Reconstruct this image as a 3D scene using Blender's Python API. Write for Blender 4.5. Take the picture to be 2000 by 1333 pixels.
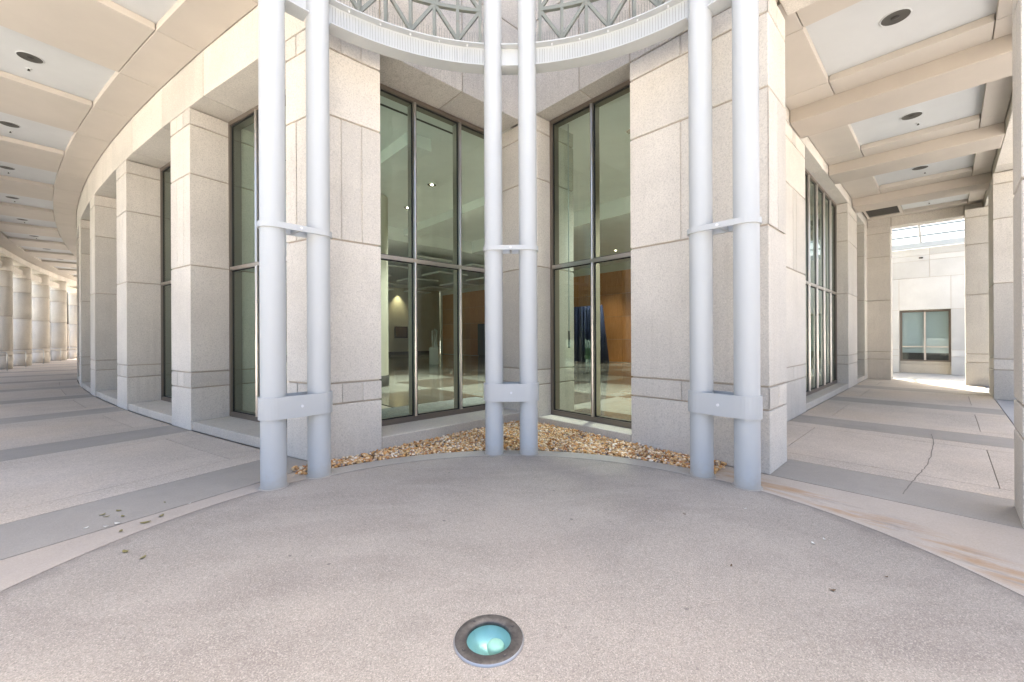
import bpy, bmesh, math, random
from mathutils import Vector, Matrix
random.seed(7)
S = bpy.context.scene
for _o in list(bpy.data.objects): bpy.data.objects.remove(_o)
COL = S.collection
R = math.radians
# ------------------------------------------------------------------ camera
cam_d = bpy.data.cameras.new('camera'); cam = bpy.data.objects.new('camera', cam_d); COL.objects.link(cam)
cam_d.sensor_width = 36.0; cam_d.lens = 14.301; cam_d.shift_y = -0.0034
cam_d.clip_start = 0.05; cam_d.clip_end = 2000
cam.location = (0, 0, 1.6); cam.rotation_euler = (math.pi / 2, 0.0046, 0)
S.camera = cam
# ------------------------------------------------------------------ light
SUN_EL, SUN_AZ = 56.0, 16.0           # azimuth measured clockwise from +Y
w = bpy.data.worlds.new('World'); S.world = w; w.use_nodes = True
nt = w.node_tree; bg = nt.nodes['Background']
sky = nt.nodes.new('ShaderNodeTexSky'); sky.sky_type = 'NISHITA'; sky.sun_disc = False
sky.sun_elevation = R(SUN_EL); sky.sun_rotation = R(SUN_AZ)
sky.air_density = 0.85; sky.dust_density = 10.0; sky.ozone_density = 1.0
nt.links.new(sky.outputs[0], bg.inputs[0]); bg.inputs[1].default_value = 0.15
sl = bpy.data.lights.new('sun', 'SUN'); sun = bpy.data.objects.new('sun', sl); COL.objects.link(sun)
sl.energy = 3.4; sl.angle = R(0.53); sl.color = (1.0, 0.97, 0.92)
sd = Vector((math.sin(R(SUN_AZ)) * math.cos(R(SUN_EL)), math.cos(R(SUN_AZ)) * math.cos(R(SUN_EL)), math.sin(R(SUN_EL))))
sun.rotation_euler = sd.to_track_quat('Z', 'Y').to_euler(); sun.location = (0, 0, 30)
S.view_settings.view_transform = 'Standard'; S.view_settings.look = 'None'
S.view_settings.gamma = 1.0; S.view_settings.use_curve_mapping = False
S.view_settings.exposure = 2.58
S.render.engine = 'CYCLES'
cy = S.cycles
cy.max_bounces = 14; cy.diffuse_bounces = 9; cy.glossy_bounces = 4; cy.transmission_bounces = 6; cy.transparent_max_bounces = 16
cy.use_denoising = True; cy.sample_clamp_indirect = 6.0; cy.caustics_reflective = False; cy.caustics_refractive = False

# ------------------------------------------------------------------ materials
def mat(name, col, rough=0.6, metal=0.0, spec=0.5):
    m = bpy.data.materials.new(name); m.use_nodes = True
    p = m.node_tree.nodes['Principled BSDF']
    p.inputs['Base Color'].default_value = (*col, 1); p.inputs['Roughness'].default_value = rough
    p.inputs['Metallic'].default_value = metal; p.inputs['Specular IOR Level'].default_value = spec
    return m
class NG:
    def __init__(s, m):
        s.m = m; s.t = m.node_tree; s.p = s.t.nodes['Principled BSDF']
        s.geo = s.t.nodes.new('ShaderNodeNewGeometry'); s.pos = s.geo.outputs['Position']
        s.rnd = s.t.nodes.new('ShaderNodeObjectInfo').outputs['Random']
    def n(s, k, **kw):
        x = s.t.nodes.new(k)
        for a, b in kw.items(): setattr(x, a, b)
        return x
    def link(s, a, b): s.t.links.new(a, b)
    def noise(s, scale, detail=4, rough=0.55, vec=None, dist=0.0):
        x = s.n('ShaderNodeTexNoise'); x.inputs['Scale'].default_value = scale; x.inputs['Detail'].default_value = detail
        x.inputs['Roughness'].default_value = rough; x.inputs['Distortion'].default_value = dist
        s.link(vec or s.pos, x.inputs['Vector']); return x.outputs['Fac']
    def vor(s, scale, vec=None):
        x = s.n('ShaderNodeTexVoronoi'); x.inputs['Scale'].default_value = scale; s.link(vec or s.pos, x.inputs['Vector']); return x
    def scaled(s, sx, sy, sz, vec=None):
        x = s.n('ShaderNodeMapping'); x.inputs['Scale'].default_value = (sx, sy, sz); s.link(vec or s.pos, x.inputs['Vector']); return x.outputs[0]
    def ramp(s, fac, *stops):
        x = s.n('ShaderNodeValToRGB'); e = x.color_ramp.elements
        while len(e) < len(stops): e.new(0.5)
        for el, (p_, c) in zip(e, stops): el.position = p_; el.color = (c, c, c, 1) if isinstance(c, (int, float)) else (*c, 1)
        s.link(fac, x.inputs['Fac']); return x.outputs['Color']
    def mix(s, fac, a, b, mode='MIX'):
        x = s.n('ShaderNodeMix', data_type='RGBA', blend_type=mode)
        for v, i in ((fac, 0), (a, 6), (b, 7)):
            if isinstance(v, (int, float)): x.inputs[i].default_value = v
            elif isinstance(v, tuple): x.inputs[i].default_value = (*v, 1)
            else: s.link(v, x.inputs[i])
        return x.outputs[2]
    def math(s, op, a, b=None):
        x = s.n('ShaderNodeMath', operation=op)
        for v, i in ((a, 0), (b, 1)):
            if v is None: continue
            if isinstance(v, (int, float)): x.inputs[i].default_value = v
            else: s.link(v, x.inputs[i])
        return x.outputs[0]
    def col(s, c): s.link(c, s.p.inputs['Base Color'])
    def bump(s, h, strength=0.3, dist=0.004):
        x = s.n('ShaderNodeBump'); x.inputs['Strength'].default_value = strength; x.inputs['Distance'].default_value = dist
        s.link(h, x.inputs['Height']); s.link(x.outputs[0], s.p.inputs['Normal'])

def stone_mat(name, base, vary=0.06, streak=0.35, grain=1.0):
    m = mat(name, base, 0.88, spec=0.25); g = NG(m)
    big = g.noise(0.9, 4, 0.6)
    fine = g.noise(48, 4, 0.8); speck = g.vor(110).outputs['Distance']
    c = g.mix(g.ramp(big, (0.3, 0.0), (0.72, 1.0)), tuple(x * 0.90 for x in base), tuple(min(1, x * 1.07) for x in base))
    c = g.mix(g.math('MULTIPLY', g.math('SUBTRACT', g.rnd, 0.5), vary * 2), c, (base[0] * 1.1, base[1] * 0.98, base[2] * 0.86)) if vary else c
    tone = g.ramp(g.rnd, (0.0, 0.87), (0.5, 1.0), (1.0, 1.06)); c = g.mix(1.0, c, tone, 'MULTIPLY')
    c = g.mix(g.ramp(fine, (0.36, 0.55 * grain), (0.52, 0.0)), c, tuple(x * 0.58 for x in base))
    c = g.mix(g.ramp(g.noise(70, 3, 0.6), (0.56, 0.0), (0.70, 0.5 * grain)), c, tuple(min(1, x * 1.35) for x in base))
    st = g.noise(3.0, 5, 0.6, g.scaled(3.2, 3.2, 0.22)); st2 = g.noise(0.7, 3, 0.5)
    sm = g.math('MULTIPLY', g.ramp(st, (0.5, 0.0), (0.78, 1.0)), g.ramp(st2, (0.42, 0.0), (0.7, streak)))
    c = g.mix(sm, c, (base[0] * 0.50, base[1] * 0.49, base[2] * 0.46))
    g.col(c); g.bump(g.math('ADD', fine, g.math('MULTIPLY', speck, 0.5)), 0.5, 0.006)
    return m
STONE = stone_mat('precast stone', (0.645, 0.605, 0.54))
STONE_UP = stone_mat('weathered upper stone', (0.62, 0.59, 0.55), 0.03, 0.8, 1.4)
JOINT = mat('joint mortar', (0.44, 0.38, 0.31), 0.95)
SEAM = mat('dark paving seam', (0.19, 0.17, 0.145), 0.95)
WHITE_STONE = stone_mat('white courtyard panel', (0.60, 0.60, 0.595), 0.0, 0.08, 0.25)
SUNLIT_STONE = stone_mat('stone with sunlight in colour', (0.82, 0.80, 0.76), 0.0, 0.05, 0.2)  # stone colour lightened to put sunlight on the half-height walls
SILL = stone_mat('sill stone', (0.58, 0.53, 0.455), 0.02, 0.5)

def plaster(name, col):
    m = mat(name, col, 0.75, spec=0.3); g = NG(m)
    c = g.mix(g.ramp(g.noise(1.3, 4, 0.6), (0.3, 0), (0.7, 1)), tuple(x * 0.95 for x in col), tuple(min(1, x * 1.03) for x in col))
    c = g.mix(1.0, c, g.ramp(g.rnd, (0, 0.97), (1, 1.03)), 'MULTIPLY')
    g.col(c); g.bump(g.noise(60, 3), 0.06, 0.002); return m
BEIGE = plaster('beige plaster', (0.52, 0.475, 0.415))
BEAM = plaster('tan plaster beam', (0.47, 0.42, 0.36))
COFFER = plaster('white plaster', (0.55, 0.56, 0.555))
CREAM = plaster('cream interior wall', (0.56, 0.53, 0.45))
LOBWHITE = plaster('white interior ceiling', (0.80, 0.81, 0.80))

def concrete(name, base, grain, dark, warm=None, gs=55, stain=None):
    m = mat(name, base, 0.85, spec=0.25); g = NG(m)
    n1 = g.noise(0.75, 5, 0.62, dist=0.4); n2 = g.noise(3.4, 6, 0.7); f = g.noise(gs, 4, 0.75); v = g.vor(gs * 1.7)
    c = g.mix(g.ramp(n1, (0.36, 0.0), (0.68, 1.0)), tuple(x * dark for x in base), base)
    c = g.mix(g.ramp(n2, (0.45, 0.0), (0.8, 0.35)), c, tuple(x * 0.72 for x in base))
    if grain > 0.4:
        n3 = g.noise(1.0, 6, 0.68, g.scaled(0.55, 1.5, 1.0), dist=0.8); c = g.mix(g.ramp(n3, (0.46, 0.0), (0.70, 0.62)), c, (base[0] * 0.56, base[1] * 0.54, base[2] * 0.56))
    if warm: c = g.mix(g.ramp(g.noise(0.5, 3, 0.5, g.scaled(1, 1, 1)), (0.5, 0.0), (0.72, 0.7)), c, warm)
    c = g.mix(1.0, c, g.ramp(g.rnd, (0, 0.94), (1, 1.05)), 'MULTIPLY')
    vc = g.n('ShaderNodeSeparateColor'); g.link(v.outputs['Color'], vc.inputs[0])
    c = g.mix(g.ramp(vc.outputs[0], (0.0, grain), (0.42, 0.0)), c, tuple(x * 0.45 for x in base))
    c = g.mix(g.ramp(vc.outputs[1], (0.62, 0.0), (1.0, grain * 0.9)), c, tuple(min(1, x * 1.55) for x in base))
    c = g.mix(g.ramp(f, (0.30, grain), (0.5, 0.0)), c, tuple(x * 0.5 for x in base))
    if stain: c = stain(g, c)
    g.col(c); g.bump(g.math('ADD', f, g.math('MULTIPLY', v.outputs['Distance'], 0.6)), 0.3 + grain * 0.5, 0.005)
    return m
def rust(g, c):
    # rust and grey mildew trail along the border slab beside the right pipe columns
    d = g.n('ShaderNodeVectorMath', operation='DISTANCE'); d.inputs[1].default_value = (-0.07, 2.41, 0.0); g.link(g.pos, d.inputs[0])
    band = g.ramp(g.math('DIVIDE', g.math('SUBTRACT', d.outputs['Value'], 3.2), 0.6), (0.02, 0.0), (0.18, 1.0), (0.5, 1.0), (0.8, 0.0))
    du = g.n('ShaderNodeVectorMath', operation='DOT_PRODUCT'); du.inputs[1].default_value = (0.731, 0.6825, 0); g.link(g.pos, du.inputs[0])
    dv = g.n('ShaderNodeVectorMath', operation='DOT_PRODUCT'); dv.inputs[1].default_value = (0.6825, -0.731, 0); g.link(g.pos, dv.inputs[0])
    cb = g.n('ShaderNodeCombineXYZ'); g.link(g.math('MULTIPLY', du.outputs['Value'], 3.4), cb.inputs[0]); g.link(g.math('MULTIPLY', dv.outputs['Value'], 0.75), cb.inputs[1])
    n = g.noise(1.6, 7, 0.68, cb.outputs[0], 0.5)
    c = g.mix(g.math('MULTIPLY', band, g.ramp(n, (0.45, 0.0), (0.64, 0.8))), c, (0.37, 0.215, 0.09))
    n = g.noise(2.6, 7, 0.72, cb.outputs[0], 0.3); return g.mix(g.math('MULTIPLY', band, g.ramp(n, (0.54, 0.0), (0.64, 0.55))), c, (0.22, 0.21, 0.19))
def plaza_wear(g, c):
    d = g.n('ShaderNodeVectorMath', operation='DISTANCE'); d.inputs[1].default_value = (-0.067, 2.407, 0.0); g.link(g.pos, d.inputs[0])
    rim = g.ramp(g.math('ADD', g.math('SUBTRACT', d.outputs['Value'], 3.05), g.math('MULTIPLY', g.math('SUBTRACT', g.noise(5, 5, 0.7), 0.5), 0.5)), (0.0, 0.0), (0.14, 0.6))
    c = g.mix(rim, c, (0.19, 0.172, 0.152))
    sp = g.vor(2.6); c = g.mix(g.ramp(sp.outputs['Distance'], (0.025, 0.65), (0.045, 0.0)), c, (0.10, 0.09, 0.085))
    sp = g.vor(9.0); c = g.mix(g.ramp(sp.outputs['Distance'], (0.05, 0.5), (0.09, 0.0)), c, (0.16, 0.145, 0.13))
    return c
PLAZA = concrete('exposed aggregate plaza', (0.358, 0.322, 0.276), 0.62, 0.80, (0.39, 0.34, 0.285), 115, plaza_wear)
SLAB = concrete('textured walkway concrete', (0.54, 0.475, 0.40), 0.40, 0.80, (0.55, 0.45, 0.34), 60)
BAND = concrete('smooth grey concrete band', (0.375, 0.345, 0.30), 0.12, 0.82, None, 80)
BORDER = concrete('pinkish border concrete', (0.45, 0.395, 0.335), 0.12, 0.86, (0.46, 0.385, 0.30), 70, rust)
BORDER_PLAIN = concrete('pinkish border concrete unstained', (0.45, 0.395, 0.335), 0.12, 0.84, (0.46, 0.385, 0.30), 70)
CURB = concrete('curb concrete', (0.40, 0.37, 0.32), 0.15, 0.80, None, 70)
GROUND = concrete('pale outer paving', (0.44, 0.43, 0.405), 0.1, 0.9, None, 20)
FORE = concrete('pale forecourt concrete', (0.58, 0.55, 0.50), 0.15, 0.92, None, 50)  # kept pale so the slab behind the camera bounces light
OUTER = concrete('outer court concrete', (0.40, 0.40, 0.395), 0.08, 0.92, None, 40)

def paint_mat():
    m = mat('white pipe paint', (0.445, 0.462, 0.462), 0.38); g = NG(m)
    base = (0.445, 0.462, 0.462)
    c = g.mix(g.ramp(g.noise(2.2, 5, 0.6, g.scaled(2, 2, 0.25)), (0.35, 0), (0.75, 0.5)), base, (0.40, 0.415, 0.425))
    sp = g.n('ShaderNodeSeparateXYZ'); g.link(g.pos, sp.inputs[0])
    low = g.ramp(g.math('ADD', sp.outputs[2], g.math('MULTIPLY', g.math('SUBTRACT', g.noise(14, 4, 0.7), 0.5), 0.35)), (0.02, 1.0), (0.16, 0.0))
    c = g.mix(g.math('MULTIPLY', low, 0.8), c, (0.42, 0.40, 0.36))
    chip = g.math('MULTIPLY', g.ramp(g.noise(38, 3, 0.7), (0.66, 0.0), (0.70, 1.0)), g.ramp(g.noise(3, 2), (0.55, 0.0), (0.7, 0.5)))
    c = g.mix(chip, c, (0.36, 0.33, 0.29)); g.col(c)
    g.bump(g.noise(30, 3), 0.05, 0.002); return m
PAINT = paint_mat()
TRUSS = mat('grey green steel', (0.30, 0.315, 0.285), 0.5); _g = NG(TRUSS)
_g.col(_g.mix(_g.ramp(_g.noise(7, 5, 0.7), (0.6, 0.0), (0.72, 0.7)), (0.17, 0.182, 0.16), (0.18, 0.11, 0.07)))
STEEL = mat('brushed mullion metal', (0.60, 0.56, 0.52), 0.28, 1.0); _g = NG(STEEL); _g.bump(_g.noise(40, 3, 0.6, _g.scaled(6, 6, 0.2)), 0.06, 0.002)
BRONZE = mat('bronze frame metal', (0.21, 0.175, 0.145), 0.42, 0.6)
GASKET = mat('black gasket', (0.012, 0.013, 0.015), 0.6)
DARKMETAL = mat('dark metal', (0.07, 0.065, 0.06), 0.5, 0.6)
LAMPIN = mat('lamp reflector metal', (0.075, 0.07, 0.06), 0.55, 0.1)
LITCAN = mat('bright lamp can', (0.75, 0.72, 0.65), 0.25, 0.9)
RAIL = mat('stainless rail', (0.5, 0.5, 0.5), 0.3, 1.0)
BOLT = mat('white bolt', (0.62, 0.63, 0.65), 0.4)
def glass_mat(name, tint, ior=1.65, rough=0.0):
    m = bpy.data.materials.new(name); m.use_nodes = True; t = m.node_tree; t.nodes.clear()
    o = t.nodes.new('ShaderNodeOutputMaterial'); tr = t.nodes.new('ShaderNodeBsdfTransparent'); gl = t.nodes.new('ShaderNodeBsdfGlossy')
    mx = t.nodes.new('ShaderNodeMixShader'); fr = t.nodes.new('ShaderNodeFresnel'); 
    ge = t.nodes.new('ShaderNodeNewGeometry'); mr = t.nodes.new('ShaderNodeMapRange')      # same air-to-glass index on both faces of a thin sheet
    mr.inputs['To Min'].default_value = ior; mr.inputs['To Max'].default_value = 1.0 / ior; t.links.new(ge.outputs['Backfacing'], mr.inputs['Value']); t.links.new(mr.outputs[0], fr.inputs[0])
    tr.inputs[0].default_value = (*tint, 1); gl.inputs['Color'].default_value = (0.82, 0.92, 0.88, 1); gl.inputs['Roughness'].default_value = rough
    t.links.new(fr.outputs[0], mx.inputs[0]); t.links.new(tr.outputs[0], mx.inputs[1]); t.links.new(gl.outputs[0], mx.inputs[2]); t.links.new(mx.outputs[0], o.inputs[0])
    return m
GLASS = glass_mat('green tinted glass', (0.68, 0.80, 0.73), 1.6)
FARGLASS = glass_mat('pale grey glass', (0.78, 0.85, 0.86), 1.5)
CANOPYGLASS = glass_mat('clear canopy glass', (0.86, 0.92, 0.93), 1.45)
def emit(name, col, s):
    m = mat(name, (0.8, 0.8, 0.8)); p = m.node_tree.nodes['Principled BSDF']
    p.inputs['Emission Color'].default_value = (*col, 1); p.inputs['Emission Strength'].default_value = s; return m
LIT = emit('lit downlight', (1.0, 0.86, 0.62), 14.0)

# ------------------------------------------------------------------ helpers
def tag(o, label=None, cat=None, group=None, kind=None):
    if label: o['label'] = label
    if cat: o['category'] = cat
    if group: o['group'] = group
    if kind: o['kind'] = kind
    return o
def thing(name, label, cat, loc=(0, 0, 0), group=None, kind=None):
    o = bpy.data.objects.new(name, None); COL.objects.link(o); o.location = loc; o.empty_display_size = 0.1
    return tag(o, label, cat, group, kind)
def link(name, me, m, parent=None):
    if m is not None and not me.materials: me.materials.append(m)
    o = bpy.data.objects.new(name, me); COL.objects.link(o)
    if parent is not None:
        o.parent = parent; l = Vector((0, 0, 0)); p = parent
        while p is not None: l += p.location; p = p.parent
        o.location = -l
    return o
def finish(name, bm, m, parent=None, smooth=False):
    me = bpy.data.meshes.new(name); bmesh.ops.recalc_face_normals(bm, faces=bm.faces[:]); bm.to_mesh(me); bm.free()
    if smooth:
        for p in me.polygons: p.use_smooth = True
    return link(name, me, m, parent)
def add_prism(bm, pts, z0, z1):
    vb = [bm.verts.new((x, y, z0)) for x, y in pts]; vt = [bm.verts.new((x, y, z1)) for x, y in pts]
    n = len(pts); fs = [bm.faces.new(vb[::-1]), bm.faces.new(vt)]
    for f in fs: f.normal_update()
    for i in range(n): fs.append(bm.faces.new((vb[i], vb[(i + 1) % n], vt[(i + 1) % n], vt[i])))
    return vb, vt, fs
def prism(name, pts, z0, z1, m, parent=None, bev=0.0):
    bm = bmesh.new(); add_prism(bm, pts, z0, z1)
    if bev: bmesh.ops.bevel(bm, geom=bm.edges[:], offset=bev, segments=1, affect='EDGES', clamp_overlap=True)
    return finish(name, bm, m, parent)
def add_bar(bm, p0, p1, wd, ht, up=(0, 0, 1)):
    p0 = Vector(p0); p1 = Vector(p1); d = (p1 - p0).normalized(); upv = Vector(up)
    s = d.cross(upv)
    if s.length < 1e-4: s = d.cross(Vector((0, 1, 0)))
    s.normalize(); t = s.cross(d).normalized(); vs = []
    for p in (p0, p1):
        for i, j in ((-1, -1), (1, -1), (1, 1), (-1, 1)): vs.append(bm.verts.new(p + s * (wd / 2 * i) + t * (ht / 2 * j)))
    for f in ((0, 1, 2, 3), (7, 6, 5, 4), (0, 4, 5, 1), (1, 5, 6, 2), (2, 6, 7, 3), (3, 7, 4, 0)): bm.faces.new([vs[i] for i in f])
def add_tube(bm, path, r, n=12, cap=True, smooth=True):
    rings = []; path = [Vector(p) for p in path]
    ref = None
    for i, p in enumerate(path):
        d = (path[min(i + 1, len(path) - 1)] - path[max(i - 1, 0)]).normalized()
        if ref is None:
            ref = d.cross(Vector((0, 0, 1)))
            if ref.length < 1e-3: ref = Vector((1, 0, 0))
        a = (ref - d * ref.dot(d)).normalized(); ref = a; b = d.cross(a)
        rr = r[i] if isinstance(r, (list, tuple)) else r
        rings.append([bm.verts.new(p + (a * math.cos(2 * math.pi * k / n) + b * math.sin(2 * math.pi * k / n)) * rr) for k in range(n)])
    for r0, r1 in zip(rings, rings[1:]):
        for k in range(n):
            f = bm.faces.new((r0[k], r0[(k + 1) % n], r1[(k + 1) % n], r1[k])); f.smooth = smooth
    if cap: bm.faces.new(rings[0][::-1]); bm.faces.new(rings[-1])
def tube(name, path, r, m, parent=None, n=12):
    bm = bmesh.new(); add_tube(bm, path, r, n); return finish(name, bm, m, parent)
def add_lathe(bm, cx, cy, prof, n=32, cap=False):
    rings = [[bm.verts.new((cx + r * math.cos(2 * math.pi * k / n), cy + r * math.sin(2 * math.pi * k / n), z)) for k in range(n)] for r, z in prof]
    for r0, r1 in zip(rings, rings[1:]):
        for k in range(n):
            f = bm.faces.new((r0[k], r0[(k + 1) % n], r1[(k + 1) % n], r1[k])); f.smooth = True
    if cap: bm.faces.new(rings[0][::-1]); bm.faces.new(rings[-1])
def lathe(name, cx, cy, prof, m, parent=None, n=32, cap=False):
    bm = bmesh.new(); add_lathe(bm, cx, cy, prof, n, cap); o = finish(name, bm, m, parent); return o
def inset(pts, ds):
    """move each edge i (pts[i]->pts[i+1]) of a CCW polygon inwards by ds[i]"""
    n = len(pts); L = []
    for i in range(n):
        p = Vector(pts[i]); q = Vector(pts[(i + 1) % n]); d = (q - p).normalized(); nn = Vector((-d.y, d.x)); L.append((p + nn * ds[i], d))
    out = []
    for i in range(n):
        p, d = L[i - 1]; q, e = L[i]; den = d.x * e.y - d.y * e.x
        if abs(den) < 1e-6: out.append(tuple(q)); continue
        t = ((q.x - p.x) * e.y - (q.y - p.y) * e.x) / den; out.append(tuple(p + d * t))
    return out
def ccw(pts):
    a = sum(pts[i][0] * pts[(i + 1) % len(pts)][1] - pts[(i + 1) % len(pts)][0] * pts[i][1] for i in range(len(pts)))
    return pts if a > 0 else pts[::-1]
# building frame: origin at the inner corner of the notch, u = along the right arcade, v = along the notch's right wall
TH = R(46.964); UX, UY = math.sin(TH), math.cos(TH); VX, VY = math.cos(TH), -math.sin(TH)
CX, CY = 0.2106, 7.6585
def W(a, b): return (CX + a * UX + b * VX, CY + a * UY + b * VY)
def W3(a, b, z): return (*W(a, b), z)
# left arcade: arc of radius 80.7 m, then 100 m
PHI, R1, S1, R2 = 0.29641917, 80.704, 16.0, 100.0
_c1 = (-3.638 + R1 * math.cos(PHI), -R1 * math.sin(PHI)); _t1 = PHI - S1 / R1
_c2 = (_c1[0] + (-math.cos(_t1)) * (R1 - R2), _c1[1] + math.sin(_t1) * (R1 - R2))
def AB(s, off=0.0):
    if s <= S1: t = PHI - s / R1; return (_c1[0] - math.cos(t) * (R1 + off), _c1[1] + math.sin(t) * (R1 + off))
    t = _t1 - (s - S1) / R2; return (_c2[0] - math.cos(t) * (R2 + off), _c2[1] + math.sin(t) * (R2 + off))
def L(s, off=0.0): return W(*AB(s, off))
J = [0.0, 0.739, 1.011, 2.895, 4.498, 5.363, 5.65]
RC = (-0.067, 2.407); RR_ = 3.223
def ring(deg, r): return (RC[0] + r * math.sin(R(deg)), RC[1] + r * math.cos(R(deg)))
def ring3(deg, r, z): return (*ring(deg, r), z)

def arcstrip(name, f, s0, s1, o0, o1, z0, z1, m, parent, n=2, bev=0.0):
    pts = [f(s0 + (s1 - s0) * i / n, o1) for i in range(n + 1)] + [f(s1 - (s1 - s0) * i / n, o0) for i in range(n + 1)]
    return prism(name, ccw(pts), z0, z1, m, parent, bev)
FL = L
FR = lambda a, off: W(a, 3.402 + off)

# ------------------------------------------------------------------ ground, plaza, walkways
def flat(name, pts, z, m, parent=None):
    bm = bmesh.new(); bm.faces.new([bm.verts.new((x, y, z)) for x, y in ccw(pts)]); return finish(name, bm, m, parent)
tag(flat('ground', [(-300, -300), (300, -300), (300, 300), (-300, 300)], -0.42, GROUND), kind='structure')

UPL = (-0.130, 2.158); UPR = 0.187
def plaza_r(d): return 3.10 if abs(d) < 44 else 3.19
bm = bmesh.new()
degs = [x * 2 for x in range(-90, 90)]
outer = [bm.verts.new((*ring(d, plaza_r(d)), 0)) for d in degs]
inner = [bm.verts.new((UPL[0] + (UPR - 0.012) * math.cos(2 * math.pi * k / 40), UPL[1] + (UPR - 0.012) * math.sin(2 * math.pi * k / 40), 0)) for k in range(40)]
ed = [bm.edges.new((l[i], l[(i + 1) % len(l)])) for l in (outer, inner) for i in range(len(l))]
bmesh.ops.triangle_fill(bm, edges=ed, use_beauty=True)
for f in bm.faces:
    if f.normal.z < 0: f.normal_flip()
lo = [bm.verts.new((v.co.x, v.co.y, -0.4)) for v in outer]
for i in range(len(outer)): bm.faces.new((outer[i], lo[i], lo[(i + 1) % len(lo)], outer[(i + 1) % len(outer)]))
me = bpy.data.meshes.new('plaza'); bm.to_mesh(me); bm.free(); tag(link('plaza', me, PLAZA), kind='structure')

def ringstrip(name, d0, d1, r0, r1, z0, z1, m, parent=None, n=24):
    pts = [ring(d0 + (d1 - d0) * i / n, r1) for i in range(n + 1)] + [ring(d1 - (d1 - d0) * i / n, r0) for i in range(n + 1)]
    bm = bmesh.new(); add_prism(bm, ccw(pts), z0, z1); bmesh.ops.triangulate(bm, faces=[f for f in bm.faces if len(f.verts) > 4], ngon_method='EAR_CLIP')
    return finish(name, bm, m, parent)
tag(ringstrip('plaza_curb', -44, 44, 3.108, 3.36, -0.3, 0.003, CURB), kind='structure')
pl = [ring(d, 3.20) for d in range(-124, -43, 2)]
pl = pl + [ring(-44, 3.36), W(-3.40, -0.05), W(*AB(0.0, 0.0)), L(-0.01, 0.0), L(-0.01, 5.2), ring(-124, 6.5)]
def ngon_slab(name, pts, z0, z1, m, parent=None):
    bm = bmesh.new(); vb, vt, fs = add_prism(bm, ccw(pts), z0, z1); bmesh.ops.triangulate(bm, faces=fs[:2], ngon_method='EAR_CLIP'); return finish(name, bm, m, parent)
tag(ngon_slab('border_slab', pl, -0.4, 0.0, BORDER_PLAIN), kind='structure')
pr = [ring(d, 3.20) for d in range(124, 43, -2)] + [ring(44, 3.36), W(-0.01, 3.25), W(-0.01, 8.5), ring(124, 7.2)]
tag(ngon_slab('border_slab', pr, -0.4, 0.0, BORDER), kind='structure')

fc = [ring(d, 3.20) for d in range(124, 237, 4)] + [ring(236, 6.5), (-30, -8), (-30, -45), (30, -45), (30, -8), ring(124, 7.2)]
tag(ngon_slab('bounce_forecourt', fc, -0.4, -0.003, FORE), kind='structure')  # unseen slab added behind the camera to bounce light onto the notch

LAWN = mat('lawn grass', (0.06, 0.10, 0.03), 0.9); _g = NG(LAWN); _g.col(_g.mix(_g.ramp(_g.noise(3, 6, 0.7), (0.3, 0), (0.7, 1)), (0.04, 0.075, 0.02), (0.09, 0.13, 0.045)))
tag(prism('lawn', ccw([L(-40, 18.0), L(-15, 18.0), L(10, 18.0), L(30, 18.0), L(50, 18.0), L(50, 60), L(-40, 60)]), -0.42, -0.38, LAWN), kind='structure')

def walkway(f, bays, o_end, far, start, curve):
    root = thing('walkway', None, None, kind='structure')
    n = 3 if curve else 1
    pts = []
    # bed under the joints
    segs = (bays[-1] + 1) * 3.7 + (1.0 if curve else 0.95)
    k = max(1, int(segs / 1.5)) if curve else 1
    pts = [f(start + (segs - start) * i / k, o_end) for i in range(k + 1)] + [f(segs - (segs - start) * i / k, 0.0) for i in range(k + 1)]
    ngon_slab('paving_bed', pts, -0.4, -0.014, SEAM, root)
    g = 0.004
    for b in bays:
        s = 3.7 * b
        arcstrip('paving_band', f, s + g, s + 0.87 - g, 0.0, o_end, -0.05, 0.0, BAND, root, n)
        if b == bays[-1]: continue
        cells = [(s + 0.87, s + 1.23, 0.0, o_end), (s + 3.34, s + 3.7, 0.0, o_end), (s + 1.23, s + 3.34, 0.0, 0.46), (s + 1.23, s + 3.34, 0.46, 2.42), (s + 1.23, s + 3.34, 2.42, o_end)]
        if b > far: cells = [(s + 0.87, s + 3.7, 0.0, 0.46), (s + 0.87, s + 3.7, 0.46, 2.42), (s + 0.87, s + 3.7, 2.42, o_end)]
        for s0, s1, o0, o1 in cells:
            arcstrip('paving_slab', f, s0 + g, s1 - g, o0 + (g if o0 > 0 else 0), o1 - g, -0.05, 0.0, SLAB, root, n)
    return root
wl = walkway(FL, list(range(0, 15)), 4.55, 7, 0.0, True)
wr = walkway(FR, list(range(0, 5)), 2.85, 9, 0.0, False)
def crack(path, wd, root):
    bm = bmesh.new(); vs = []
    for i, p in enumerate(path):
        p = Vector(p); q = Vector(path[min(i + 1, len(path) - 1)]) - Vector(path[max(i - 1, 0)]); nn = Vector((-q.y, q.x)).normalized() * wd * random.uniform(0.3, 0.6)
        vs.append((bm.verts.new((p.x + nn.x, p.y + nn.y, 0.003)), bm.verts.new((p.x - nn.x, p.y - nn.y, 0.003))))
    for (a, b), (c, d) in zip(vs, vs[1:]): bm.faces.new((a, b, d, c))
    return finish('crack', bm, SEAM, root)
ctl = [(4.1, 5.27), (3.4, 5.31), (2.4, 5.30), (1.75, 5.27), (1.2, 5.22), (0.7, 5.17), (0.22, 5.14)]
pp = []
for (a0, b0), (a1, b1) in zip(ctl, ctl[1:]):
    for i in range(6): t = i / 6; pp.append(W(a0 + (a1 - a0) * t, b0 + (b1 - b0) * t + random.uniform(-0.006, 0.006)))
crack(pp, 0.010, wr)
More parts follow.
